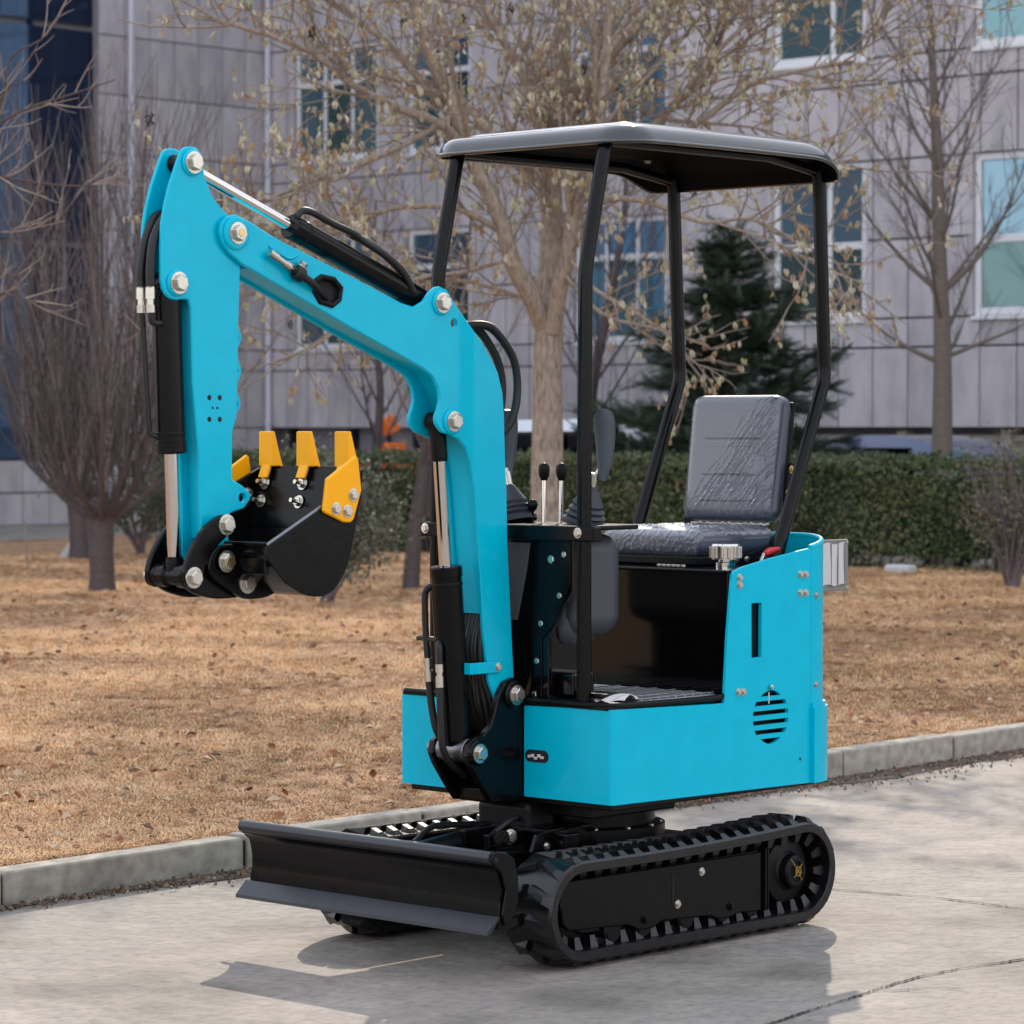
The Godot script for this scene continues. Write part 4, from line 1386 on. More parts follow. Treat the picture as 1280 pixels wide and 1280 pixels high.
	bp.tube(smooth_path([Vector3(-0.49, 0.86, 0.0), Vector3(-0.5, 0.845, 0.012), Vector3(-0.5, 0.8, 0.012)]), 0.009, 10)
	bp.rbox(Vector3(-0.48, 0.868, -0.05), Vector3(0.02, 0.012, 0.08), 0.003)
	put("hydraulic_pipe", bp, M.hose, ex)
	for q in [[Vector3(-0.482, 0.815, -0.052), Vector3(-0.478, 0.75, -0.05)], [Vector3(-0.5, 0.802, 0.012), Vector3(-0.498, 0.738, 0.012)]]:
		var ft := Shape.new()
		var a: Vector3 = q[0]
		var b: Vector3 = q[1]
		ft.tube([a, a.lerp(b, 0.35)], 0.012, 6)
		ft.tube([a.lerp(b, 0.33), a.lerp(b, 0.55)], 0.009, 10)
		ft.tube([a.lerp(b, 0.53), b], 0.0125, 6)
		put("hose_fitting", ft, M.zinc, ex)
		var hh := Shape.new()
		if a.z < -0.04:
			hh.tube(smooth_path([b, b + Vector3(0.008, -0.08, 0.004), b + Vector3(0.024, -0.15, 0.014), b + Vector3(0.1, -0.22, 0.03), b + Vector3(0.2, -0.25, 0.05)]), 0.0105, 10)
		else:
			hh.tube(smooth_path([b, b + Vector3(0.004, -0.1, 0.0), b + Vector3(0.02, -0.19, 0.0), b + Vector3(0.1, -0.25, 0.0)]), 0.0105, 10)
		put("cylinder_hose", hh, M.hose, ex)
	for k in 6:
		var z := -0.036 + 0.0145 * k
		var ho := Shape.new()
		ho.tube(smooth_path([Vector3(-0.335, 1.0, z), Vector3(-0.35, 0.93, z), Vector3(-0.372 + 0.006 * (k % 2), 0.84, z), Vector3(-0.352, 0.76, z * 0.9), Vector3(-0.34 + 0.01 * (k % 3), 0.68, z), Vector3(-0.3, 0.6, z), Vector3(-0.24, 0.55, z)]), 0.0095, 8)
		put("boom_hose", ho, M.hose, ex)
	for k in 2:
		var ho := Shape.new()
		var pts := smooth_path([Vector3(-0.42, 1.72, -0.012 + 0.024 * k), Vector3(-0.37, 1.735, -0.012 + 0.024 * k), Vector3(-0.3 + 0.012 * k, 1.715 + 0.012 * k, -0.02 + 0.03 * k), Vector3(-0.235 + 0.03 * k, 1.64 + 0.01 * k, -0.02 + 0.03 * k), Vector3(-0.215 + 0.03 * k, 1.56, -0.02 + 0.03 * k), Vector3(-0.235 + 0.02 * k, 1.47, -0.015 + 0.03 * k), Vector3(-0.275, 1.4, 0.0), Vector3(-0.29, 1.3, 0.0)], 22)
		var rad := []
		for i in pts.size():
			rad.append(0.0128 if i % 2 == 0 else 0.0104)
		ho.tube(pts, rad, 10)
		put("looped_hose", ho, M.hose, ex)
	make_bucket(ex)

func ram(ex: Node3D, called: String, foot: Vector3, head: Vector3, body_len: float, r: float, rod_r: float, eye_r: float, collar: float) -> void:
	var d := (head - foot).normalized()
	var s := Shape.new()
	s.lathe(foot, d, [Vector2(0, 0.015), Vector2(r * 0.8, 0.015), Vector2(r, 0.03), Vector2(r, body_len - 0.03), Vector2(r * 1.06, body_len - 0.029), Vector2(r * 1.06, body_len - 0.004), Vector2(r * 0.98, body_len), Vector2(rod_r, body_len), Vector2(rod_r, body_len + 0.001)], 30)
	s.cyl(foot + Vector3(0, 0, -0.028), foot + Vector3(0, 0, 0.028), eye_r * 1.25, 18)
	var n := put(called, s, M.black, ex)
	var rd := Shape.new()
	var l := foot.distance_to(head)
	rd.cyl(foot + d * (body_len - 0.01), head - d * eye_r * minf(2.2, collar), rod_r, 24)
	put("rod", rd, M.chrome, n)
	var ey := Shape.new()
	ey.cyl(head + Vector3(0, 0, -0.027), head + Vector3(0, 0, 0.027), eye_r, 18)
	ey.lathe(head - d * eye_r * collar, d, [Vector2(0, 0), Vector2(rod_r * 1.25, 0), Vector2(rod_r * 1.3, eye_r * 0.5), Vector2(rod_r * 1.3, eye_r * (collar - 0.5))], 20)
	put("rod_eye", ey, M.satin, n)
	var band := Shape.new()
	band.lathe(foot + d * (body_len - 0.055), d, [Vector2(r, 0), Vector2(r * 1.03, 0.002), Vector2(r * 1.03, 0.008), Vector2(r, 0.01)], 30)
	put("gland_ring", band, M.satin, n)

func make_bucket(ex: Node3D) -> void:
	# links
	var banana := smooth2(pv([-1.362, 1.228, -1.335, 1.232, -1.315, 1.217, -1.315, 1.19, -1.34, 1.17, -1.386, 1.137, -1.406, 1.11, -1.412, 1.074, -1.424, 1.052, -1.447, 1.044, -1.47, 1.058, -1.478, 1.09, -1.465, 1.125, -1.441, 1.163, -1.41, 1.2]))
	for s in [1.0, -1.0]:
		var ln := Shape.new()
		ln.plate(banana, 0.062 * s, 0.08 * s, 0.004)
		var n := put("side_link", ln, M.black, ex)
		bolt(n, Vector3(-1.338, 1.205, 0.08 * s), Vector3(0, 0, s), 0.02, 0.016)
		bolt(n, Vector3(-1.447, 1.075, 0.08 * s), Vector3(0, 0, s), 0.02, 0.016)
	var sh := Shape.new()
	sh.cyl(Vector3(-1.441, 1.078, -0.09), Vector3(-1.441, 1.078, 0.078), 0.024, 22, 0.004)
	sh.lathe(Vector3(-1.441, 1.078, -0.05), Vector3.BACK, [Vector2(0.024, 0), Vector2(0.031, 0.004), Vector2(0.031, 0.03), Vector2(0.024, 0.034)], 22)
	sh.lathe(Vector3(-1.441, 1.078, 0.02), Vector3.BACK, [Vector2(0.024, 0), Vector2(0.031, 0.004), Vector2(0.031, 0.036), Vector2(0.024, 0.04)], 22)
	put("link_shaft", sh, M.black, ex)
	var low := smooth2(pv([-1.46, 1.105, -1.43, 1.112, -1.38, 1.095, -1.3, 1.085, -1.25, 1.088, -1.228, 1.065, -1.232, 1.035, -1.26, 1.018, -1.36, 1.016, -1.43, 1.034, -1.468, 1.058, -1.476, 1.085]))
	for s in [1.0, -1.0]:
		var ll := Shape.new()
		ll.plate(low, 0.044 * s, 0.06 * s, 0.004)
		put("bucket_link", ll, M.black, ex)
	var tip := Shape.new()
	tip.cyl(Vector3(-1.34, 1.113, -0.08), Vector3(-1.34, 1.113, 0.08), 0.036, 22)
	put("arm_tip_pin", tip, M.black, ex)
	bolt(ex, Vector3(-1.345, 1.113, 0.088), Vector3.BACK, 0.021, 0.016)
	var heart := Shape.new()
	heart.cyl(Vector3(-1.345, 1.113, 0.104), Vector3(-1.345, 1.113, 0.106), 0.013, 16, 0.0005)
	heart.cyl(Vector3(-1.285, 1.945, 0.083), Vector3(-1.285, 1.945, 0.0845), 0.011, 16, 0.0005)
	put("grease_cup", heart, M.brass, ex)
	# shell
	var prof := pv([-0.972, 1.340, -0.978, 1.30, -0.984, 1.264, -0.995, 1.22, -1.007, 1.179, -1.024, 1.116, -1.040, 1.08, -1.061, 1.053, -1.078, 1.038, -1.098, 1.028, -1.118, 1.022, -1.140, 1.021, -1.17, 1.025, -1.199, 1.034, -1.25, 1.06, -1.29, 1.1, -1.315, 1.13])
	var sheet := PackedVector2Array(prof)
	for i in range(prof.size() - 1, -1, -1):
		var a := prof[maxi(i - 1, 0)]
		var b := prof[mini(i + 1, prof.size() - 1)]
		var d := (b - a).normalized()
		sheet.append(prof[i] + Vector2(d.y, -d.x) * 0.01)
	var bs := Shape.new()
	bs.plate(sheet, -0.2, 0.2, 0.001)
	var bucket := put("bucket", bs, M.black, ex)
	var side := pv([-1.315, 1.152, -1.302, 1.156, -1.120, 1.246, -1.075, 1.300, -0.974, 1.345, -0.982, 1.264, -1.005, 1.179, -1.022, 1.116, -1.038, 1.08, -1.059, 1.053, -1.076, 1.036, -1.098, 1.026, -1.118, 1.020, -1.140, 1.019, -1.17, 1.023, -1.199, 1.032, -1.25, 1.058, -1.29, 1.098, -1.318, 1.13])
	for s in [1.0, -1.0]:
		var sp := Shape.new()
		sp.plate(side, 0.19 * s, 0.203 * s, 0.002)
		put("side_plate", sp, M.black, bucket)
		var hem := Shape.new()
		hem.tube([Vector3(-1.41, 1.155, 0.197 * s * 0.36), Vector3(-1.31, 1.155, 0.196 * s)], 0.004, 6)
		var bar := Shape.new()
		bar.tube([Vector3(-1.308, 1.155, 0.196 * s), Vector3(-1.120, 1.248, 0.196 * s)], 0.0045, 8)
		put("edge_strip", bar, M.steel, bucket)
		var ear := Shape.new()
		ear.plate(smooth2(pv([-1.40, 1.09, -1.39, 1.13, -1.364, 1.152, -1.326, 1.157, -1.184, 1.157, -1.159, 1.110, -1.159, 1.03, -1.2, 1.015, -1.27, 1.012, -1.310, 1.03, -1.37, 1.063])), 0.062 * s, 0.08 * s, 0.003)
		put("hanger_plate", ear, M.black, bucket)
		var cut := Shape.new()
		cut.plate(pv([-1.114, 1.32, -1.012, 1.378, -1.004, 1.372, -0.992, 1.29, -1.02, 1.215, -1.032, 1.207, -1.055, 1.208, -1.122, 1.234, -1.126, 1.24]), 0.203 * s, 0.216 * s, 0.003)
		var cn := put("side_cutter", cut, M.yellow, bucket)
		for q in [[-1.024, 1.278], [-1.085, 1.243], [-1.045, 1.236]]:
			bolt(cn, Vector3(q[0], q[1], 0.216 * s), Vector3(0, 0, s), 0.0125, 0.01)
		for q in [[-1.024, 1.278], [-1.085, 1.243]]:
			bolt(cn, Vector3(q[0], q[1], 0.19 * s), Vector3(0, 0, -s), 0.011, 0.014)
	bolt(bucket, Vector3(-1.268, 1.056, 0.08), Vector3.BACK, 0.021, 0.016)
	var lip := Shape.new()
	lip.plate(pv([-0.968, 1.345, -0.978, 1.349, -1.012, 1.24, -1.02, 1.19, -1.008, 1.186, -0.998, 1.24]), -0.188, 0.188, 0.001)
	put("lip_plate", lip, M.black, bucket)
	var hinge := Shape.new()
	hinge.rbox(Vector3(-1.3, 1.12, 0), Vector3(0.016, 0.08, 0.38), 0.004)
	hinge.rbox(Vector3(-1.25, 1.135, 0.0), Vector3(0.13, 0.03, 0.13), 0.006)
	hinge.tube([Vector3(-1.308, 1.157, -0.195), Vector3(-1.308, 1.157, 0.195)], 0.006, 8)
	put("hinge_plate", hinge, M.black, bucket)
	for z in [-0.15, -0.004, 0.142]:
		var to := Shape.new()
		var prof2 := pv([-0.994, 1.44, -0.986, 1.441, -0.966, 1.375, -0.952, 1.335, -0.954, 1.322, -0.968, 1.35, -0.985, 1.348, -0.994, 1.35])
		var w0 := 0.0
		to.plate(prof2, z - 0.028, z + 0.028, 0.002)
		var tn := put("tooth", to, M.yellow, bucket)
		var sk := Shape.new()
		sk.plate(pv([-0.995, 1.352, -0.985, 1.35, -1.0, 1.316, -1.008, 1.32]), z - 0.017, z + 0.017, 0.002)
		put("shank", sk, M.yellow, tn)
		if z < 0.1:
			for y in [1.304, 1.256]:
				var xx = -0.985 - (1.34 - y) * 0.3
				bolt(tn, Vector3(xx, y, z), Vector3(-1, 0.25, 0), 0.013, 0.012)
				var stud := Shape.new()
				stud.tube([Vector3(xx, y, z), Vector3(xx - 0.03, y + 0.006, z)], 0.006, 8)
				put("stud", stud, M.zinc, tn)

func smooth2(p: PackedVector2Array) -> PackedVector2Array:
	# a rounder outline through the middle of its edges (corner cutting)
	var cur := p
	for k in 2:
		var o := PackedVector2Array()
		for i in cur.size():
			var a := cur[i]
			var b := cur[(i + 1) % cur.size()]
			o.append(a.lerp(b, 0.2))
			o.append(a.lerp(b, 0.8))
		cur = o
	return cur

func make_excavator() -> void:
	var ex := thing("mini_excavator", "teal tracked mini excavator with black canopy, raised bucket and yellow teeth", "excavator")
	make_undercarriage(ex)
	make_house(ex)
	make_seat(ex)
	make_console(ex)
	make_canopy(ex)
	make_front(ex)

# ---------- the office building
func facade(b: Node3D, o: Vector3, along: Vector3, out: Vector3, width: float, col_w: float, rows: Array, openings: Array, seen_from: float, seen_to: float, y_seen: float) -> void:
	# cladding panels on a wall that starts at o and runs along; openings are [a0, a1, y0, y1]
	var merged := Shape.new()
	var unit := BoxMesh.new()
	unit.size = Vector3.ONE
	var ncol := int(round(width / col_w))
	var cw := width / ncol
	var basis := Basis(along, Vector3.UP, out)
	var any := false
	for r in rows.size() - 1:
		var y0: float = rows[r]
		var y1: float = rows[r + 1]
		for c in ncol:
			var a0 := c * cw
			var a1 := a0 + cw
			# cut the panel where windows are
			var spans := [[a0, a1]]
			for op in openings:
				if y0 >= op[2] - 0.02 and y1 <= op[3] + 0.02:
					var after := []
					for s in spans:
						if op[1] <= s[0] + 0.01 or op[0] >= s[1] - 0.01:
							after.append(s)
						else:
							if op[0] > s[0] + 0.06:
								after.append([s[0], op[0]])
							if op[1] < s[1] - 0.06:
								after.append([op[1], s[1]])
					spans = after
			for s in spans:
				var w: float = s[1] - s[0] - 0.022
				var h: float = y1 - y0 - 0.026
				if w < 0.03:
					continue
				var proud := rng.randf_range(0.0, 0.006)
				var mid = o + along * ((s[0] + s[1]) * 0.5) + Vector3(0, (y0 + y1) * 0.5, 0) + out * (0.018 + proud)
				if a0 >= seen_from and a1 <= seen_to and y0 < y_seen:
					put_mesh("facade_panel", unit, M["cladding%d" % rng.randi_range(0, 3)], b, Transform3D(basis * Basis.from_scale(Vector3(w, h, 0.04)), mid))
				else:
					merged.box(Vector3(), Vector3(w, h, 0.04), Transform3D(basis, mid))
					any = true
	if any:
		var g := put("more_panels", merged, M.cladding0, b)
		g.set_meta("kind", "stuff")

func window(b: Node3D, o: Vector3, along: Vector3, out: Vector3, a0: float, a1: float, y0: float, y1: float, mullions: Array, transom: float, glass: Array, th := 0.085) -> void:
	var basis := Basis(along, Vector3.UP, out)
	var fr := Shape.new()
	var at := func(a: float, y: float, d: float) -> Vector3: return o + along * a + Vector3(0, y, 0) + out * d
	var t := Transform3D(basis, Vector3())
	var d := -0.04
	for a in [a0 + th * 0.5, a1 - th * 0.5]:
		fr.rbox(Vector3(), Vector3(th, y1 - y0, 0.07), 0.008, Transform3D(basis, at.call(a, (y0 + y1) * 0.5, d)))
	for y in [y0 + th * 0.6, y1 - th * 0.5]:
		fr.rbox(Vector3(), Vector3(a1 - a0 - 2.0 * th, th, 0.066), 0.008, Transform3D(basis, at.call((a0 + a1) * 0.5, y, d)))
	for m in mullions:
		fr.rbox(Vector3(), Vector3(th * 0.8, y1 - y0 - 2.0 * th, 0.06), 0.008, Transform3D(basis, at.call(m, (y0 + y1) * 0.5, d)))
	if transom > 0.0:
		fr.rbox(Vector3(), Vector3(a1 - a0 - 2.0 * th, 0.09, 0.064), 0.008, Transform3D(basis, at.call((a0 + a1) * 0.5, transom, d)))
	# sill
	fr.rbox(Vector3(), Vector3(a1 - a0 + 0.02, 0.05, 0.12), 0.01, Transform3D(basis, at.call((a0 + a1) * 0.5, y0 - 0.026, 0.02)))
	var w := put("window", fr, M.frame, b)
	var edges := [a0 + th]
	edges.append_array(mullions)
	edges.append(a1 - th)
	var ys := [y0 + th]
	if transom > 0.0:
		ys.append(transom)
	ys.append(y1 - th)
	var k := 0
	for i in edges.size() - 1:
		for j in ys.size() - 1:
			var p := Shape.new()
			var tilt := Basis(along, rng.randf_range(-0.012, 0.012)) * Basis(Vector3.UP, rng.randf_range(-0.012, 0.012))
			p.box(Vector3(), Vector3(edges[i + 1] - edges[i] - 0.01, ys[j + 1] - ys[j] - 0.01, 0.012), Transform3D(tilt * basis, at.call((edges[i] + edges[i + 1]) * 0.5, (ys[j] + ys[j + 1]) * 0.5, d)))
			put("pane", p, M[glass[k % glass.size()]], w)
			k += 1

func make_building() -> void:
	var b := thing("office_building", "lilac grey panel clad office building with white framed windows behind the trees", "building", "", Vector3())
	var Y0 := -0.1
	var TOP := 14.0
	# the walls that carry the cladding
	var core := Shape.new()
	core.box(Vector3(34.13, (1.45 + TOP) * 0.5, -1.0), Vector3(20, TOP - 1.45, 37.6))
	core.box(Vector3(24.36 + 10, (Y0 + 1.45) * 0.5, -1.0), Vector3(20, 1.45 - Y0, 37.4))
	core.box(Vector3(39.63, (1.45 + TOP) * 0.5, -26.9), Vector3(20, TOP - 1.45, 13.38))
	core.box(Vector3(39.8, (Y0 + 1.45) * 0.5, -26.9), Vector3(20, 1.45 - Y0, 13.38))
	core.box(Vector3(37.7, (Y0 + TOP) * 0.5, -38.6), Vector3(23.8, TOP - Y0, 10))
	core.box(Vector3(12.9, (Y0 + TOP) * 0.5, -38.8), Vector3(25.8, TOP - Y0, 10))
	put("wall", core, M.joint, b)
	var roof := Shape.new()
	roof.box(Vector3(34, TOP + 0.15, -1.0), Vector3(20.4, 0.3, 38.0))
	roof.box(Vector3(39.4, TOP + 0.152, -27.0), Vector3(20.0, 0.3, 13.6))
	roof.box(Vector3(25, TOP + 0.154, -38.6), Vector3(50, 0.3, 10.4))
	put("roof", roof, M.cladding0, b)
	var rows := [1.45, 2.42, 2.77, 3.72, 4.68, 5.6, 5.92, 6.87, 7.83, 8.75, 9.07, 10.02, 10.98, 11.9, 12.22, 13.1, 14.0]
	# right block, facing -x, from z -19.8
	var ops := []
	var wz := []
	for k in range(-1, 9):
		wz.append(-18.24 + 3.01 * k)
	for z in wz:
		for f in 4:
			ops.append([z + 19.8, z + 1.44 + 19.8, 2.77 + 3.15 * f, 4.68 + 3.15 * f])
	var R := Vector3(24, 0, -19.8)
	# the openings start right of the corner pier
	var ops2 := ops.filter(func(q): return q[0] > 0.5)
	facade(b, R, Vector3(0, 0, 1), Vector3(-1, 0, 0), 37.4, 0.52, rows, ops2, 0.0, 5.3, 7.0)
	for z in wz:
		if z < -19.0:
			continue
		for f in 4:
			var y := 2.77 + 3.15 * f
			var glass = [["glass2", "glass0", "glass2", "glass0"], ["glass1", "glass0", "glass1", "glass0"], ["glass1", "glass1"], ["glass0"]][f]
			window(b, R, Vector3(0, 0, 1), Vector3(-1, 0, 0), z + 19.8, z + 19.8 + 1.44, y, y + 1.91, [z + 19.8 + (0.9 if f == 1 else 0.86)], y + 0.9, glass)
		var rev := Shape.new()
		rev.box(Vector3(24.03, 8.4, z - 0.06), Vector3(0.09, 11.2, 0.1))
		put("window_jamb", rev, M.cladding1, b)
	# basement windows of the right block under a dark soffit
	for k in 13:
		var z := -19.4 + 1.5 * k
		var st := Shape.new()
		st.rbox(Vector3(24.25, 0.68, z), Vector3(0.2, 1.5, 0.14), 0.02)
		put("basement_post", st, M.cream, b)
		if k < 12:
			var gl := Shape.new()
			gl.box(Vector3(24.33, 0.85, z + 0.75), Vector3(0.03, 0.9, 1.34))
			put("basement_window", gl, M.cream if k == 3 else M.glass2, b)
			var si := Shape.new()
			si.rbox(Vector3(24.27, 0.35, z + 0.75), Vector3(0.16, 0.1, 1.35), 0.01)
			si.rbox(Vector3(24.27, 1.33, z + 0.75), Vector3(0.12, 0.08, 1.35), 0.01)
			put("basement_sill", si, M.cream, b)
	# middle, set back, facing -x
	var Q := Vector3(29.5, 0, -33.58)
	var mw := [[0.7, 2.72, [1.4, 2.06]], [3.4, 4.83, [4.12]], [7.07, 8.96, [7.7, 8.33]], [10.4, 12.0, [11.2]]]
	var ops3 := []
	for q in mw:
		for f in 4:
			ops3.append([q[0], q[1], 2.77 + 3.15 * f, 4.68 + 3.15 * f])
	facade(b, Q, Vector3(0, 0, 1), Vector3(-1, 0, 0), 13.78, 0.51, rows, ops3, 0.0, 8.7, 8.0)
	for q in mw:
		for f in 4:
			var y := 2.77 + 3.15 * f
			window(b, Q, Vector3(0, 0, 1), Vector3(-1, 0, 0), q[0], q[1], y, y + 1.91, q[2], y + 1.3, ["glass1", "glass0", "glass2", "glass0"])
	for k in 9:
		var st := Shape.new()
		st.rbox(Vector3(29.72, 0.68, -33.2 + 1.5 * k), Vector3(0.16, 1.5, 0.1), 0.02)
		put("basement_post", st, M.recess, b)
	# left wing, facing +z
	var Lf := Vector3(25.8, 0, -33.6)
	var rows_l := [-0.1, 0.5, 1.45]
	rows_l.append_array(rows.slice(1))
	facade(b, Lf, Vector3(1, 0, 0), Vector3(0, 0, 1), 3.69, 0.527, rows_l, [], 0.0, 4.0, 9.6)
	# glazed corner of the left wing: deep blue panes, then panes coloured with the sky reflection
	for k in 4:
		var y := -0.1 + 3.5 * k
		var dp := Shape.new()
		dp.box(Vector3(25.15, y + 1.72 + 1.05, -33.74), Vector3(1.26, 3.4, 0.05))
		put("curtain_glass", dp, M.glass_deep, b)
		for c in 8:
			var lp := Shape.new()
			lp.box(Vector3(23.7 - 1.6 * c, y + 1.72 + 1.05, -33.72), Vector3(1.54, 3.4, 0.05))
			put("curtain_glass", lp, M.glass_sky, b)
	for c in 9:
		var mu := Shape.new()
		mu.box(Vector3(24.5 - 1.6 * c, 7.5, -33.7), Vector3(0.05, 13.0, 0.09))
		put("curtain_mullion", mu, M.glass_deep, b)
	facade(b, Vector3(9.9, 0, -33.6), Vector3(1, 0, 0), Vector3(0, 0, 1), 15.9, 0.53, [-0.1, 0.42, 0.94], [], 11.0, 16.0, 3.0)
	# rainwater pipes
	for q in [Vector3(26.4, 0, -33.48), Vector3(29.38, 0, -33.46)]:
		var pp := Shape.new()
		pp.tube([q + Vector3(0, 0.3, 0), q + Vector3(0, 13.8, 0)], 0.055, 10)
		var pn := put("rainwater_pipe", pp, M.pipe, b)
		for k in 5:
			var cl := Shape.new()
			cl.cyl(q + Vector3(0, 1.5 + 2.4 * k, 0), q + Vector3(0, 1.56 + 2.4 * k, 0), 0.068, 10)
			put("pipe_clip", cl, M.pipe, pn)

# ---------- plants
func wander(p: Vector3, d: Vector3, l: float, steps: int, jitter: float, lift: float) -> Array:
	var pts := [p]
	d = d.normalized()
	for i in steps:
		d = (d + Vector3(rng.randf_range(-1, 1), rng.randf_range(-1, 1), rng.randf_range(-1, 1)) * jitter + Vector3(0, lift, 0)).normalized()
		p = p + d * (l / steps)
		pts.append(p)
	return pts

func taper(r0: float, r1: float, m: int) -> Array:
	var o := []
	for i in m:
		o.append(lerpf(r0, r1, float(i) / (m - 1)))
	return o

func at_path(pts: Array, t: float) -> Array:
	var k := clampf(t, 0.0, 0.999) * (pts.size() - 1)
	var i := int(k)
	var a: Vector3 = pts[i]
	var b: Vector3 = pts[i + 1]
	return [a.lerp(b, k - i), (b - a).normalized()]

func spread(d: Vector3, ang: float) -> Vector3:
	var s := d.cross(Vector3(rng.randf_range(-1, 1), rng.randf_range(-1, 1), rng.randf_range(-1, 1))).normalized()
	return (d * cos(ang) + s * sin(ang)).normalized()

var RT := Vector3(0.68434, 0, 0.72916)    # the directions across and away in which the limbs of the trees were measured
var AW := Vector3(0.72916, 0, -0.68434)

func limb_points(base: Vector3, a: Array) -> Array:
	# a: across, height, away in metres, three numbers for each point
	var o := []
	for i in range(0, a.size(), 3):
		o.append(base + RT * a[i] + Vector3(0, a[i + 1], 0) + AW * a[i + 2])
	return smooth_path(o, 3)

func make_catkin_tree() -> void:
	rng.seed = 101
	var base := Vector3(7.76, 0.1, -7.19)
	var t := thing("catkin_tree", "big bare tree with pale bark and dangling fuzzy catkins behind the excavator", "tree", "", base)
	var limbs := [
		[0.11, 0.085, [0.02, 0.0, 0, 0.015, 0.85, 0, 0.02, 1.35, 0, 0.02, 1.75, 0, 0.025, 2.0, 0]],
		[0.092, 0.03, [0.03, 1.85, 0.05, 0.035, 2.15, 0.12, 0.05, 2.55, 0.18, 0.05, 2.9, 0.22, 0.1, 3.4, 0.25, 0.13, 4.05, 0.3, 0.17, 4.9, 0.3, 0.15, 5.7, 0.25]],
		[0.062, 0.028, [0.01, 1.95, 0, -0.08, 2.15, -0.12, -0.2, 2.38, -0.2, -0.275, 2.64, -0.25, -0.42, 2.95, -0.3, -0.52, 3.2, -0.33, -0.6, 3.4, -0.36, -0.69, 3.6, -0.4, -0.83, 4.05, -0.45, -0.95, 4.7, -0.5, -1.0, 5.3, -0.5]],
		[0.058, 0.024, [0.045, 1.95, -0.05, 0.1, 2.25, -0.15, 0.15, 2.42, -0.2, 0.18, 2.7, -0.25, 0.28, 2.95, -0.3, 0.34, 3.25, -0.3, 0.42, 4.05, -0.3, 0.5, 4.8, -0.3]],
		[0.045, 0.018, [0.1, 3.35, 0.22, 0.3, 3.55, 0.1, 0.56, 3.85, 0.05, 0.76, 4.05, 0.0, 1.1, 4.5, -0.05, 1.3, 5.1, -0.1]],
		[0.04, 0.016, [0.06, 3.0, 0.2, -0.09, 3.45, 0.15, -0.2, 3.68, 0.1, -0.41, 4.05, 0.05, -0.6, 4.6, 0.0, -0.75, 5.2, 0.0]],
		[0.032, 0.012, [-0.42, 2.95, -0.28, -0.6, 3.18, -0.4, -0.9, 3.3, -0.45, -1.2, 3.45, -0.5, -1.4, 3.62, -0.52, -1.75, 3.75, -0.55, -2.1, 3.85, -0.5]],
		[0.03, 0.012, [-0.5, 3.18, -0.32, -0.7, 3.4, -0.35, -0.95, 3.7, -0.35, -1.3, 3.95, -0.3, -1.5, 4.1, -0.3, -1.7, 4.2, -0.3]],
		[0.022, 0.009, [-0.25, 2.55, -0.22, -0.45, 2.66, -0.35, -0.62, 2.7, -0.45, -0.95, 2.68, -0.5, -1.2, 2.55, -0.55, -1.5, 2.5, -0.55, -1.8, 2.35, -0.5]],
		[0.022, 0.008, [-0.55, 3.28, -0.33, -0.8, 3.1, -0.5, -1.1, 2.95, -0.6, -1.5, 2.8, -0.65, -1.85, 2.62, -0.65, -2.05, 2.35, -0.65]],
		[0.034, 0.011, [0.25, 2.9, -0.28, 0.55, 3.1, -0.2, 0.8, 3.35, -0.15, 1.02, 3.55, -0.1, 1.15, 4.0, -0.05, 1.3, 4.6, 0]],
		[0.026, 0.009, [0.55, 3.1, -0.2, 0.9, 3.2, -0.25, 1.25, 3.45, -0.3, 1.6, 3.55, -0.3, 1.9, 3.6, -0.3]],
		[0.02, 0.007, [0.8, 3.35, -0.15, 1.1, 3.7, -0.3, 1.4, 3.95, -0.35, 1.75, 4.15, -0.4]],
		[0.022, 0.007, [0.17, 2.65, -0.25, 0.4, 2.75, -0.35, 0.65, 2.72, -0.45, 0.95, 2.6, -0.5, 1.25, 2.62, -0.5, 1.5, 2.5, -0.5]],
		[0.014, 0.005, [0.15, 2.4, -0.2, 0.3, 2.2, -0.4, 0.55, 2.05, -0.5, 0.75, 1.9, -0.55, 0.95, 1.65, -0.55]],
		[0.014, 0.005, [0.12, 2.3, -0.2, 0.35, 2.05, -0.35, 0.7, 1.95, -0.4, 1.0, 1.85, -0.4]],
		[0.016, 0.005, [-0.2, 2.4, -0.2, -0.5, 2.3, -0.45, -0.8, 2.25, -0.55, -1.1, 2.05, -0.6, -1.4, 1.85, -0.6, -1.65, 1.75, -0.55]],
		[0.03, 0.01, [0.1, 3.4, 0.25, 0.35, 3.7, 0.6, 0.6, 4.1, 0.9, 0.8, 4.6, 1.1]],
		[0.03, 0.01, [0.05, 2.8, 0.25, -0.3, 3.2, 0.7, -0.6, 3.6, 1.0, -0.9, 4.1, 1.2]],
		[0.02, 0.006, [0.03, 2.1, 0.12, -0.2, 2.2, 0.3, -0.6, 2.3, 0.5, -1.0, 2.2, 0.5, -1.5, 2.15, 0.4]],
	]
	var paths := []
	for i in limbs.size():
		var pts := limb_points(Vector3(), limbs[i][2])
		paths.append(pts)
		var s := Shape.new()
		var rad := taper(limbs[i][0], limbs[i][1], pts.size())
		if i == 0:
			rad[0] = 0.15
			rad[1] = 0.13
		s.tube(pts, rad, 12 if i < 4 else 8)
		if i == 0:
			var knot := []
			for k in 13:
				knot.append(base * 0.0 + Vector3(0.015, 1.28, 0) * 1.0 + (-AW) * 0.105 + RT * 0.032 * cos(TAU * k / 12) + Vector3(0, 0.012 * sin(TAU * k / 12), 0))
			s.tube(knot, 0.004, 5)
		put("trunk" if i == 0 else "limb", s, M.bark, t)
	# twigs along the limbs, catkins along the twigs
	var tw := Shape.new()
	var spots := []
	var dead := []
	var firsts := paths.size()
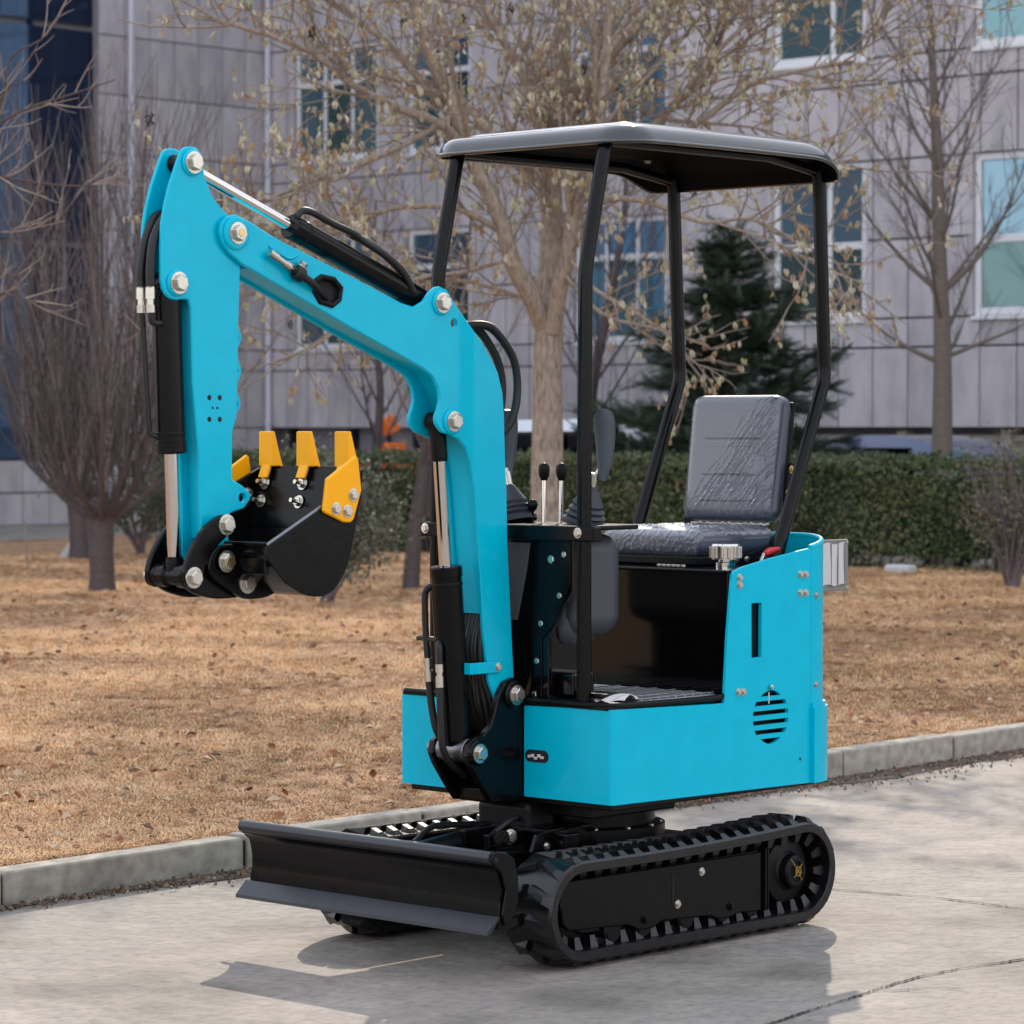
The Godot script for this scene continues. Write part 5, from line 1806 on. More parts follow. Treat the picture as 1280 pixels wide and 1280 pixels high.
	for i in range(1, firsts):
		var pts: Array = paths[i]
		var l := 0.0
		for k in pts.size() - 1:
			l += pts[k].distance_to(pts[k + 1])
		for k in int(l * 2.1):
			var u := rng.randf_range(0.3, 0.97)
			var q := at_path(pts, u)
			if q[0].y < 2.1:
				continue
			var d := spread(q[1], rng.randf_range(0.5, 0.95))
			d += Vector3(q[0].x, 0, q[0].z).normalized() * 0.25
			var sub := wander(q[0], d, rng.randf_range(0.6, 1.3), 7, 0.13, 0.02)
			paths.append(sub)
			var ss := Shape.new()
			ss.tube(sub, taper(lerpf(limbs[i][0], limbs[i][1], u) * 0.45 + 0.003, 0.0045, sub.size()), 6)
			put("branch", ss, M.bark, t)
	for i in range(1, paths.size()):
		var pts: Array = paths[i]
		var l := 0.0
		for k in pts.size() - 1:
			l += pts[k].distance_to(pts[k + 1])
		var n := int(l * (9.0 if i < firsts else 11.0))
		for k in n:
			var q := at_path(pts, rng.randf_range(0.2 if i < 4 else 0.12, 1.0))
			if q[0].y < 1.75 or q[0].dot(RT) < -2.2:
				continue
			var d := spread(q[1], rng.randf_range(0.5, 1.15))
			d.y += 0.15
			var tl := rng.randf_range(0.25, 0.75)
			var tp := wander(q[0], d, tl, 5, 0.22, 0.03)
			if q[0].y > 3.9 and k % 3 == 0:
				tl *= 1.2
			tw.tube(tp, taper(0.0068, 0.0025, tp.size()), 4)
			for m in int(tl * 8.5):
				var q2 := at_path(tp, rng.randf_range(0.15, 1.0))
				var d2 := spread(q2[1], rng.randf_range(0.4, 1.1))
				var sl := rng.randf_range(0.1, 0.34)
				var sp := wander(q2[0], d2, sl, 3, 0.3, 0.08)
				tw.tube(sp, taper(0.0042, 0.002, sp.size()), 4)
				for c in rng.randi_range(1, 4):
					spots.append(at_path(sp, rng.randf_range(0.25, 1.0))[0])
				if rng.randf() < 0.0045:
					dead.append(sp[-1])
	var tn := put("twigs", tw, M.twig, t)
	kind(tn, "stuff")
	# a catkin: two curved scales with a fuzzy middle
	var ck := Shape.new()
	for s in [-1.0, 1.0]:
		var cp := []
		for k in 6:
			var u := k / 5.0
			cp.append(Vector3(s * 0.0068 * sin(u * PI * 0.8 + 0.1), -0.034 * u, 0.006 * sin(u * 3.0)))
		ck.tube(cp, [0.0024, 0.0042, 0.0052, 0.0048, 0.0036, 0.0014], 4)
	var km := ck.mesh()
	var where := []
	var tints := []
	for p in spots:
		if p.dot(RT) < -2.5:
			continue
		var up := Vector3(rng.randf_range(-0.55, 0.55), 1, rng.randf_range(-0.55, 0.55)).normalized()
		if rng.randf() < 0.35:
			up.y = -up.y
		var x := up.cross(Vector3(rng.randf_range(-1, 1), 0.1, rng.randf_range(-1, 1))).normalized()
		var sc := rng.randf_range(0.85, 1.55)
		where.append(Transform3D(Basis(x, up, x.cross(up)).scaled(Vector3(sc, sc, sc)), p))
		var tone := rng.randf()
		var c := Color(0.4, 0.33, 0.22).lerp(Color(0.66, 0.6, 0.46), tone)
		if rng.randf() < 0.22:
			c = Color(0.42, 0.27, 0.14)
		elif rng.randf() < 0.25:
			c = Color(0.48, 0.47, 0.27)
		tints.append(c)
	many("catkins", km, M.catkin, where, tints, t)
	var dm := Shape.new()
	for k in 7:
		var a := k * 2.4
		dm.tube([Vector3(0.012 * sin(a), -0.012 * k, 0.012 * cos(a)), Vector3(0.03 * sin(a + 0.6), -0.012 * k - 0.02, 0.03 * cos(a + 0.6)), Vector3(0.016 * sin(a + 1.2), -0.012 * k - 0.034, 0.016 * cos(a + 1.2))], [0.006, 0.011, 0.004], 5)
	var dmesh := dm.mesh()
	for p in dead:
		put_mesh("withered_cluster", dmesh, M.recess, t, Transform3D(Basis(Vector3.UP, rng.randf() * TAU).scaled(Vector3.ONE * rng.randf_range(0.5, 0.9)), p))

func make_vase_tree(base: Vector3, h: float, wide: float, trunk_r: float, stems: int, twigs: int, label: String, seed_: int) -> void:
	rng.seed = seed_
	var t := thing("upright_tree", label, "tree", "bare many-stemmed trees on the left of the lawn", base)
	var s := Shape.new()
	var fork := 0.62
	s.tube([Vector3(0.0, -0.05, 0), Vector3(0.01, 0.12, 0), Vector3(0, 0.35, 0.0), Vector3(-0.01, fork, 0), Vector3(0, fork + 0.14, 0)], [trunk_r * 1.2, trunk_r, trunk_r * 0.97, trunk_r * 1.15, trunk_r * 0.8], 14)
	put("trunk", s, M.dark_bark, t)
	var fine := Shape.new()
	fine.coloured = true
	for i in stems:
		var a := TAU * i / stems + rng.randf_range(-0.2, 0.2)
		var out := Vector3(cos(a), 0, sin(a))
		var reach := wide * rng.randf_range(0.35, 1.0)
		var top := h * rng.randf_range(0.7, 0.95)
		var pts := smooth_path([Vector3(0, fork - 0.05, 0) + out * trunk_r * 0.4, Vector3(0, fork + 0.2, 0) + out * (0.28 * reach + 0.08), Vector3(0, fork + 0.55, 0) + out * 0.62 * reach, Vector3(0, lerpf(fork, top, 0.55), 0) + out * 0.86 * reach, Vector3(0, top, 0) + out * reach * rng.randf_range(0.85, 1.1)], 4)
		var st := Shape.new()
		st.tube(pts, taper(trunk_r * rng.randf_range(0.2, 0.34), 0.005, pts.size()), 7)
		put("stem", st, M.dark_bark, t)
		for k in int(twigs / stems):
			var q := at_path(pts, rng.randf_range(0.18, 0.95))
			fine.paint = Color(0.06, 0.048, 0.05).lerp(Color(0.25, 0.21, 0.205), pow(rng.randf(), 1.6))
			var d := (Vector3(0, 1, 0) + out * rng.randf_range(-0.2, 0.45) + Vector3(rng.randf_range(-1, 1), 0, rng.randf_range(-1, 1)) * 0.4).normalized()
			var l := rng.randf_range(0.5, 1.7) * (h / 4.0)
			if q[0].y + l > h * 1.02:
				l = maxf(0.25, h * rng.randf_range(0.9, 1.03) - q[0].y)
			var tp := wander(q[0], d, l, 6, 0.1, 0.06)
			fine.tube(tp, taper(rng.randf_range(0.0035, 0.0075), 0.002, tp.size()), 4)
			if k % 2 == 0:
				var q2 := at_path(tp, rng.randf_range(0.2, 0.7))
				var tp2 := wander(q2[0], spread(q2[1], 0.35), l * 0.6, 4, 0.1, 0.08)
				fine.tube(tp2, taper(0.0045, 0.002, tp2.size()), 3)
	var f := put("twigs", fine, M.litter, t)
	kind(f, "stuff")

func make_bare_tree(called: String, label: String, base: Vector3, trunk: Array, r0: float, r1: float, limbs: Array, auto_n: int, bark: Material, twig_m: Material, seed_: int, up_angle := 0.75, twig_len := 0.8, group := "") -> void:
	rng.seed = seed_
	var t := thing(called, label, "tree", group, base)
	var tp := limb_points(Vector3(), trunk)
	var s := Shape.new()
	s.tube(tp, taper(r0, r1, tp.size()), 12)
	put("trunk", s, bark, t)
	var paths := []
	for l in limbs:
		paths.append([limb_points(Vector3(), l[2]), l[0] * 0.75, l[1] * 0.6])
	for k in auto_n:
		var u := lerpf(0.3, 0.97, float(k) / auto_n)
		var q := at_path(tp, u)
		var a := k * 2.4 + rng.randf_range(-0.4, 0.4)
		var d := (Vector3(cos(a), 0, sin(a)) * sin(up_angle) + Vector3(0, cos(up_angle), 0)).normalized()
		var l := (1.0 - u) * rng.randf_range(1.6, 2.6) + 0.5
		paths.append([wander(q[0], d, l, 8, 0.08, 0.03), lerpf(r0, r1, u) * 0.24 + 0.003, 0.003])
	var fine := Shape.new()
	for p in paths:
		var pts: Array = p[0]
		var ls := Shape.new()
		ls.tube(pts, taper(p[1], p[2], pts.size()), 7)
		put("limb", ls, bark, t)
		var l := 0.0
		for k in pts.size() - 1:
			l += pts[k].distance_to(pts[k + 1])
		for k in int(l * 7.0):
			var q := at_path(pts, rng.randf_range(0.15, 1.0))
			var d := spread(q[1], rng.randf_range(0.4, 0.85))
			d.y += 0.25
			var tl := rng.randf_range(0.3, 1.0) * twig_len
			var w := wander(q[0], d, tl, 5, 0.14, 0.05)
			fine.tube(w, taper(0.0055, 0.002, w.size()), 4)
			for m in int(tl * 6.0):
				var q2 := at_path(w, rng.randf_range(0.15, 1.0))
				var w2 := wander(q2[0], spread(q2[1], rng.randf_range(0.4, 0.9)), tl * rng.randf_range(0.2, 0.5), 3, 0.18, 0.05)
				fine.tube(w2, taper(0.004, 0.0018, w2.size()), 3)
	var f := put("twigs", fine, twig_m, t)
	kind(f, "stuff")

func make_conifer(base: Vector3, h: float, wide: float, label: String, seed_: int) -> void:
	rng.seed = seed_
	var t := thing("spruce_tree", label, "tree", "", base)
	var s := Shape.new()
	s.tube([Vector3(0, -0.1, 0), Vector3(0, h * 0.5, 0), Vector3(0, h * 0.98, 0)], [0.08, 0.05, 0.008], 8)
	put("trunk", s, M.dark_bark, t)
	# one spray of needles, laid along +z
	var sp := Shape.new()
	for k in 16:
		var u := k / 15.0
		for side in [-1.0, 1.0]:
			var p := Vector3(0, 0.0, 0.2 * u)
			var q := p + Vector3(side * 0.055 * (1.0 - u * 0.5), 0.018 - 0.012 * (k % 3), 0.04)
			sp.flat(p + Vector3(0, 0, -0.007), p + Vector3(0, 0.002, 0.007), q, Vector3.UP)
	var sm := sp.mesh()
	var where := []
	var tints := []
	var boughs := Shape.new()
	var whorls := int(h * 11)
	for w in whorls:
		var u := w / float(whorls)
		var y := lerpf(0.25, h * 0.96, u)
		var r := wide * pow(1.0 - u, 0.8) * rng.randf_range(0.8, 1.1) + 0.05
		for k in 8:
			var a := TAU * k / 8.0 + rng.randf() * 1.2
			var l := r * rng.randf_range(0.4, 1.1)
			var d := Vector3(cos(a), rng.randf_range(-0.1, 0.22), sin(a)).normalized()
			var pts := wander(Vector3(0, clampf(y + rng.randf_range(-0.16, 0.16), 0.15, h * 0.97), 0), d, l, 5, 0.1, 0.02)
			boughs.tube(pts, taper(0.012, 0.004, pts.size()), 4)
			var n := int(l * 40.0) + 2
			for m in n:
				var q := at_path(pts, rng.randf_range(0.2, 1.0))
				var dir = (q[1] + Vector3(rng.randf_range(-1, 1), rng.randf_range(-0.6, 0.6), rng.randf_range(-1, 1)) * 0.8).normalized()
				var x := Vector3.UP.cross(dir).normalized()
				var b := Basis(x, dir.cross(x), dir).rotated(dir, rng.randf_range(-0.8, 0.8)) * Basis.from_scale(Vector3.ONE * rng.randf_range(0.7, 1.3))
				where.append(Transform3D(b, q[0]))
				var g := rng.randf()
				tints.append(Color(0.035, 0.055, 0.042).lerp(Color(0.085, 0.12, 0.085), g))
	put("boughs", boughs, M.dark_bark, t).set_meta("kind", "stuff")
	many("needles", sm, M.leaf, where, tints, t)

func leaf_mesh(l: float, w: float) -> ArrayMesh:
	var s := Shape.new()
	var a := Vector3(0, 0, 0)
	var tip := Vector3(0, 0.1 * l, l)
	var m0 := Vector3(0, 0.02, l * 0.5)
	var e0 := Vector3(-w * 0.5, 0.06 * l, l * 0.45)
	var e1 := Vector3(w * 0.5, 0.06 * l, l * 0.45)
	s.flat(a, e0, m0, Vector3.UP)
	s.flat(e0, tip, m0, Vector3.UP)
	s.flat(a, m0, e1, Vector3.UP)
	s.flat(m0, tip, e1, Vector3.UP)
	return s.mesh()

func any_basis(sc: float) -> Basis:
	return Basis.from_euler(Vector3(rng.randf() * TAU, rng.randf() * TAU, rng.randf() * TAU)) * Basis.from_scale(Vector3.ONE * sc)

func make_hedge() -> void:
	rng.seed = 301
	var z0 := -22.3
	var z1 := -5.5
	var x0 := 17.2
	var x1 := 18.25
	var y0 := 0.12
	var top := 1.13
	var t := thing("clipped_hedge", "long clipped evergreen hedge across the back of the lawn", "hedge", "", Vector3(17.7, 0.12, -14))
	var off := -t.position
	var core := Shape.new()
	var n := 60
	# an uneven inner body, a little smaller than the leaf shell
	for i in n:
		var za := lerpf(z0 + 0.1, z1 - 0.1, i / float(n))
		var zb := lerpf(z0 + 0.1, z1 - 0.1, (i + 1) / float(n))
		var h := top - 0.16 + 0.03 * sin(i * 1.7)
		core.box(Vector3((x0 + x1) * 0.5, (y0 + 0.12 + h) * 0.5, (za + zb) * 0.5) + off, Vector3(x1 - x0 - 0.36 + 0.06 * sin(i * 2.3), h - y0 - 0.12, zb - za))
	var leafy := mat(Color(0.16, 0.22, 0.13), 0.8)
	put("inner_growth", core, leafy, t).set_meta("kind", "stuff")
	var blotch := FastNoiseLite.new()
	blotch.seed = 4
	blotch.frequency = 0.8
	blotch.fractal_octaves = 3
	var lm := leaf_mesh(0.05, 0.03)
	var where := []
	var tints := []
	for k in 46000:
		var z := rng.randf_range(z0, z1)
		var p: Vector3
		var bulge := 0.045 * sin(z * 2.1) + 0.03 * sin(z * 5.3 + 1.0)
		if rng.randf() < 0.62:
			var y := rng.randf_range(y0, top)
			if y < y0 + 0.12 and rng.randf() < 0.6:
				continue
			p = Vector3(x0 + 0.02 - bulge + absf(rng.randfn(0, 0.05)) + 0.05 * sin(y * 7 + z * 3), y, z)
		else:
			p = Vector3(rng.randf_range(x0, x1), top + rng.randfn(0, 0.022) + 0.02 * sin(z * 3.7), z)
		var g := rng.randf()
		var pn := blotch.get_noise_3d(p.x, p.y * 1.5, p.z)
		var c := Color(0.045, 0.065, 0.028).lerp(Color(0.105, 0.14, 0.055), clampf(g * 0.7 + 0.3 + pn * 0.9, 0, 1))
		if pn > 0.28 and rng.randf() < 0.35:
			c = Color(0.19, 0.17, 0.085)
		if pn < -0.34 and rng.randf() < 0.6:
			continue
		if rng.randf() < 0.06:
			c = Color(0.2, 0.2, 0.09)
		elif rng.randf() < 0.05:
			c = Color(0.17, 0.12, 0.07)
		where.append(Transform3D(any_basis(rng.randf_range(0.7, 1.35)), p + off))
		tints.append(c)
	many("leaves", lm, M.leaf, where, tints, t)
	var st := Shape.new()
	for k in 110:
		var z := rng.randf_range(z0, z1)
		var p := Vector3(rng.randf_range(x0 - 0.02, x0 + 0.25), y0 - 0.02, z) + off
		var w := wander(p, Vector3(rng.randf_range(-0.3, 0.3), 1, rng.randf_range(-0.4, 0.4)), rng.randf_range(0.3, 0.75), 4, 0.15, 0.0)
		st.tube(w, taper(0.014, 0.006, w.size()), 5)
	put("stems", st, M.dark_bark, t).set_meta("kind", "stuff")

func make_shrub(called: String, label: String, base: Vector3, r: float, h: float, leaves: int, c0: Color, c1: Color, size: float, stems: int, lean: Vector3, seed_: int) -> void:
	rng.seed = seed_
	var t := thing(called, label, "shrub", "", base)
	var st := Shape.new()
	var lm := leaf_mesh(size, size * 0.5)
	var where := []
	var tints := []
	var mid := Vector3(0, h * 0.55, 0) + lean
	var tips := []
	for k in stems:
		var d := Vector3(rng.randfn(0, 0.45), 1, rng.randfn(0, 0.45)).normalized()
		var goal := mid + Vector3(rng.randfn(0, 0.5) * r, rng.randf_range(-0.1, 0.45) * h, rng.randfn(0, 0.5) * r)
		var pts := smooth_path([Vector3(rng.randf_range(-0.05, 0.05), -0.02, rng.randf_range(-0.05, 0.05)), goal * 0.4 + d * 0.1, goal], 4)
		st.tube(pts, taper(0.016, 0.004, pts.size()), 5)
		for m in 6:
			var q := at_path(pts, rng.randf_range(0.35, 1.0))
			var w := wander(q[0], spread(q[1], 0.7), r * rng.randf_range(0.25, 0.6), 3, 0.2, 0.06)
			st.tube(w, taper(0.005, 0.002, w.size()), 4)
			tips.append(w)
	for k in leaves:
		var w: Array = tips[rng.randi() % tips.size()]
		var p: Vector3 = at_path(w, rng.randf())[0] + Vector3(rng.randfn(0, 1), rng.randfn(0, 1), rng.randfn(0, 1)) * r * 0.12
		where.append(Transform3D(any_basis(rng.randf_range(0.7, 1.3)), p))
		tints.append(c0.lerp(c1, rng.randf()))
	put("stems", st, M.dark_twig, t).set_meta("kind", "stuff")
	many("leaves", lm, M.leaf, where, tints, t)

# ---------- ground
func ground_sheet(called: String, x0: float, x1: float, z0: float, z1: float, y: float, m: Material) -> MeshInstance3D:
	var s := Shape.new()
	s.quad(Vector3(x0, y, z0), Vector3(x1, y, z0), Vector3(x1, y, z1), Vector3(x0, y, z1), Vector3.UP)
	var o := put(called, s, m)
	kind(o, "structure")
	return o

func make_ground() -> void:
	rng.seed = 7
	var g := ground_sheet("ground", -400, 400, -400, 400, -0.1, M.concrete)
	kind(g, "structure", "wide paved ground that runs to the horizon")
	var yard := Shape.new()
	yard.box(Vector3(-1.5, -0.05, 23.7), Vector3(77, 0.1, 52.6))
	var y := put("yard", yard, M.concrete)
	kind(y, "structure", "worn pale concrete yard under the excavator")
	# slab joint and cracks
	var paths := [
		[[Vector2(1.0, -1.6), Vector2(1.1, -0.9), Vector2(1.2, 0.05), Vector2(1.235, 0.2), Vector2(1.283, 0.38), Vector2(1.285, 0.6), Vector2(1.28, 0.75), Vector2(1.29, 1.6), Vector2(1.28, 3.0)], 0.006],
		[[Vector2(-1.6, 1.5), Vector2(-1.0, 1.36), Vector2(-0.66, 1.3), Vector2(-0.5, 1.272), Vector2(-0.35, 1.252), Vector2(-0.25, 1.24), Vector2(-0.14, 1.218), Vector2(-0.02, 1.2), Vector2(0.115, 1.185), Vector2(0.288, 1.191), Vector2(0.532, 1.231), Vector2(0.9, 1.3), Vector2(1.28, 1.33)], 0.006],
		[[Vector2(-0.14, 1.218), Vector2(-0.1, 1.26), Vector2(0.0, 1.3), Vector2(0.04, 1.38)], 0.003],
	]
	for q in paths:
		var s := Shape.new()
		var pts := []
		for i in q[0].size() - 1:
			for k in 16:
				var p: Vector2 = q[0][i].lerp(q[0][i + 1], k / 16.0)
				pts.append(p + Vector2(rng.randfn(0, 0.003), rng.randfn(0, 0.003)))
		var wob := FastNoiseLite.new()
		wob.seed = 9
		wob.frequency = 3.0
		var left := []
		var right := []
		for i in pts.size():
			var d: Vector2 = (pts[mini(i + 1, pts.size() - 1)] - pts[maxi(i - 1, 0)]).normalized()
			var nn := Vector2(-d.y, d.x)
			var w: float = q[1] * clampf(0.7 + 0.9 * wob.get_noise_2d(pts[i].x * 2.0, pts[i].y * 2.0), 0.4, 1.3)
			left.append(Vector3(pts[i].x + nn.x * w, 0.004, pts[i].y + nn.y * w))
			right.append(Vector3(pts[i].x - nn.x * w * 0.7, 0.004, pts[i].y - nn.y * w * 0.7))
		for i in pts.size() - 1:
			s.quad(left[i], left[i + 1], right[i + 1], right[i], Vector3.UP)
		put("crack", s, M.crack, y)
	# lawn: a gently uneven raised sheet behind the kerb
	var lawn := Shape.new()
	var x0 := -36.0
	var x1 := 18.4
	var z0 := -24.0
	var z1 := -1.84
	var nx := 130
	var nz := 60
	for i in nx:
		for j in nz:
			var ps := []
			for c in [[0, 0], [1, 0], [1, 1], [0, 1]]:
				var x := lerpf(x0, x1, (i + c[0]) / float(nx))
				var z := lerpf(z0, kerb_z(x) - 0.09, (j + c[1]) / float(nz))
				ps.append(Vector3(x, lawn_y(x, z), z))
			lawn.quad(ps[0], ps[1], ps[2], ps[3], Vector3.UP)
	lawn.quad(Vector3(x1, 0.1, z0), Vector3(x1, 0.1, z1), Vector3(x1, -0.12, z1), Vector3(x1, -0.12, z0), Vector3.RIGHT)
	lawn.quad(Vector3(x0, 0.1, z0), Vector3(x1, 0.1, z0), Vector3(x1, -0.12, z0), Vector3(x0, -0.12, z0), Vector3.FORWARD)
	var ln := put("lawn", lawn, M.lawn)
	kind(ln, "structure", "dry straw coloured winter lawn behind the kerb")
	# kerb stones
	var kb := Node3D.new()
	kb.name = "kerb"
	add_child(kb, true)
	kind(kb, "structure", "row of weathered concrete kerb stones along the lawn")
	var turn := Basis(Vector3.UP, atan(0.06))
	var joints := [-9.2, -8.1, -7.05, -6.0, -5.0, -3.95, -2.9, -1.85, -0.82, 0.22, 1.1, 2.0, 2.85, 3.72, 4.58, 5.5, 6.45, 7.4, 8.3, 9.3, 10.3, 11.2, 12.2, 13.2, 14.2, 15.2, 16.2, 17.2, 18.2]
	for k in joints.size() - 1:
		var xa: float = joints[k] + 0.006
		var xb: float = joints[k + 1] - rng.randf_range(0.004, 0.012)
		var xm := (xa + xb) * 0.5
		var s := Shape.new()
		s.rbox(Vector3(), Vector3((xb - xa) * 1.0018, 0.22, 0.1), 0.011, Transform3D(turn * Basis(Vector3.RIGHT, rng.randf_range(-0.01, 0.01)), Vector3(xm, 0.006 + rng.randf_range(-0.003, 0.003), kerb_z(xm) - 0.05 + rng.randf_range(-0.002, 0.002))))
		put("kerb_stone", s, M.kerb, kb)
	var fill := Shape.new()
	fill.box(Vector3(), Vector3(27, 0.2, 0.075), Transform3D(turn, Vector3(4.3, 0.0, kerb_z(4.3) - 0.05)))
	put("joint_mortar", fill, M.crack, kb)
	# dirt in the gutter
	var dirt := Shape.new()
	var dn := 160
	var edge := []
	for i in dn + 1:
		var x := lerpf(-3.0, 16.0, i / float(dn))
		edge.append(Vector2(x, kerb_z(x) + 0.045 + 0.04 * sin(x * 1.9) + 0.03 * sin(x * 5.1 + 1.0) + rng.randf_range(0, 0.03) + 0.035 * smoothstep(0.5, 3.0, x)))
	for i in dn:
		var a: Vector2 = edge[i]
		var b: Vector2 = edge[i + 1]
		dirt.quad(Vector3(a.x, 0.012, kerb_z(a.x) - 0.002), Vector3(b.x, 0.012, kerb_z(b.x) - 0.002), Vector3(b.x, 0.003, b.y), Vector3(a.x, 0.003, a.y), Vector3.UP)
	kind(put("gutter_soil", dirt, M.soil), "stuff", "dark soil gathered in the gutter along the kerb", "soil")
	var chip := leaf_mesh(0.03, 0.018)
	var where := []
	var tints := []
	for k in 6500:
		var x := rng.randf_range(-2.0, 12.0)
		var wide := 0.065 + 0.04 * sin(x * 1.9) + 0.02 * smoothstep(0.5, 3.0, x)
		var z := kerb_z(x) + 0.01 + absf(rng.randfn(0, wide))
		if rng.randf() < 0.025:
			z += rng.randf_range(0, 0.2)
		where.append(Transform3D(any_basis(rng.randf_range(0.2, 0.65)), Vector3(x, rng.randf_range(0.006, 0.014), z)))
		var c := Color(0.1, 0.075, 0.055).lerp(Color(0.26, 0.19, 0.14), rng.randf())
		if rng.randf() < 0.06:
			c = Color(0.4, 0.14, 0.06)
		elif rng.randf() < 0.08:
			c = Color(0.4, 0.33, 0.24)
		tints.append(c)
	var li := many("gutter_litter", chip, M.litter, where, tints)
	li.set_meta("label", "dead leaf crumbs lying in the gutter along the kerb")
	li.set_meta("category", "leaf litter")
	# dry grass
	var tuft := Shape.new()
	for k in 9:
		var a := k * 2.39996
		var l := 0.03 + 0.012 * (k % 4)
		var d := Vector3(cos(a), 0, sin(a))
		var root := d * 0.02 * ((k * 7) % 5) / 4.0
		var side := Vector3(-d.z, 0, d.x) * 0.0022
		var rise := 0.12 + 0.16 * (k % 3)
		var mid := root + d * l * 0.5 + Vector3(0, l * rise, 0)
		var tip := root + d * l + Vector3(0, l * rise * 0.8, 0)
		tuft.quad(root - side, root + side, mid + side, mid - side, Vector3.UP + d * 0.2)
		tuft.flat(mid - side, mid + side, tip, Vector3.UP + d * 0.2)
	var tm := tuft.mesh()
	where = []
	tints = []
	var patch := FastNoiseLite.new()
	patch.seed = 5
	patch.frequency = 0.35
	patch.fractal_octaves = 4
	var tries := 0
	while where.size() < 400000 and tries < 1600000:
		tries += 1
		# denser near the kerb, thinning out with distance; only the part of the lawn that lies in view
		var u := rng.randf()
		var away := 9.0 + 24.0 * u * u
		var across := rng.randf_range(-0.3, 0.3) * away
		var p := Vector3(-6.6, 0, 6.01) + AW * away + RT * across
		if p.z > kerb_z(p.x) - 0.125 or p.x > 17.3 or p.z < -22.5:
			continue
		var v := patch.get_noise_2d(p.x, p.z)
		if v < -0.24 and rng.randf() < 0.85:
			continue
		var sc := rng.randf_range(0.4, 0.85) * (1.0 + 0.03 * (away - 9.0))
		where.append(Transform3D(Basis(Vector3.UP, rng.randf() * TAU) * Basis(Vector3.RIGHT, rng.randf_range(-0.3, 0.3)) * Basis.from_scale(Vector3(sc, sc * rng.randf_range(0.5, 1.1), sc)), Vector3(p.x, lawn_y(p.x, p.z), p.z)))
		var c := Color(0.44, 0.255, 0.13).lerp(Color(0.76, 0.49, 0.265), clampf(0.5 + v * 1.5 + rng.randfn(0, 0.25), 0, 1))
		if rng.randf() < 0.14:
			c = Color(0.32, 0.185, 0.105)
		elif rng.randf() < 0.08:
			c = Color(0.76, 0.57, 0.33)
		elif rng.randf() < 0.03:
			c = Color(0.34, 0.31, 0.16)
		tints.append(c)
	var gr := many("dry_grass", tm, M.grass, where, tints)
	gr.set_meta("label", "short dry winter grass covering the lawn")
	gr.set_meta("category", "grass")
	# fallen leaves
	var fl := leaf_mesh(0.06, 0.04)
	where = []
	tints = []
	for k in 2600:
		var away := rng.randf_range(9.5, 32)
		var across := rng.randf_range(-0.19, 0.19) * away
		var p := Vector3(-6.6, 0, 6.01) + AW * away + RT * across
		if p.z > kerb_z(p.x) - 0.12 or p.x > 17.2 or p.z < -22.5:
			continue
		var fs := rng.randf_range(0.4, 1.1)
		where.append(Transform3D(Basis(Vector3.UP, rng.randf() * TAU) * Basis(Vector3.RIGHT, rng.randfn(0, 0.3)) * Basis(Vector3.BACK, rng.randfn(0, 0.35)) * Basis.from_scale(Vector3.ONE * fs), Vector3(p.x, lawn_y(p.x, p.z) + 0.022, p.z)))
		tints.append([Color(0.28, 0.11, 0.05), Color(0.16, 0.09, 0.05), Color(0.5, 0.36, 0.24), Color(0.36, 0.19, 0.09)][rng.randi() % 4])
	var fa := many("fallen_leaves", fl, M.litter, where, tints)
	fa.set_meta("label", "scattered brown fallen leaves lying on the dry lawn")
	fa.set_meta("category", "leaves")

func kerb_z(x: float) -> float:
	return -1.57 - 0.06 * x

func lawn_y(x: float, z: float) -> float:
	var k := clampf((kerb_z(x) - 0.09 - z) / 0.6, 0, 1)
	return 0.102 + k * (0.012 * sin(x * 1.3 + z * 0.7) + 0.01 * sin(x * 3.1 - z * 2.2))

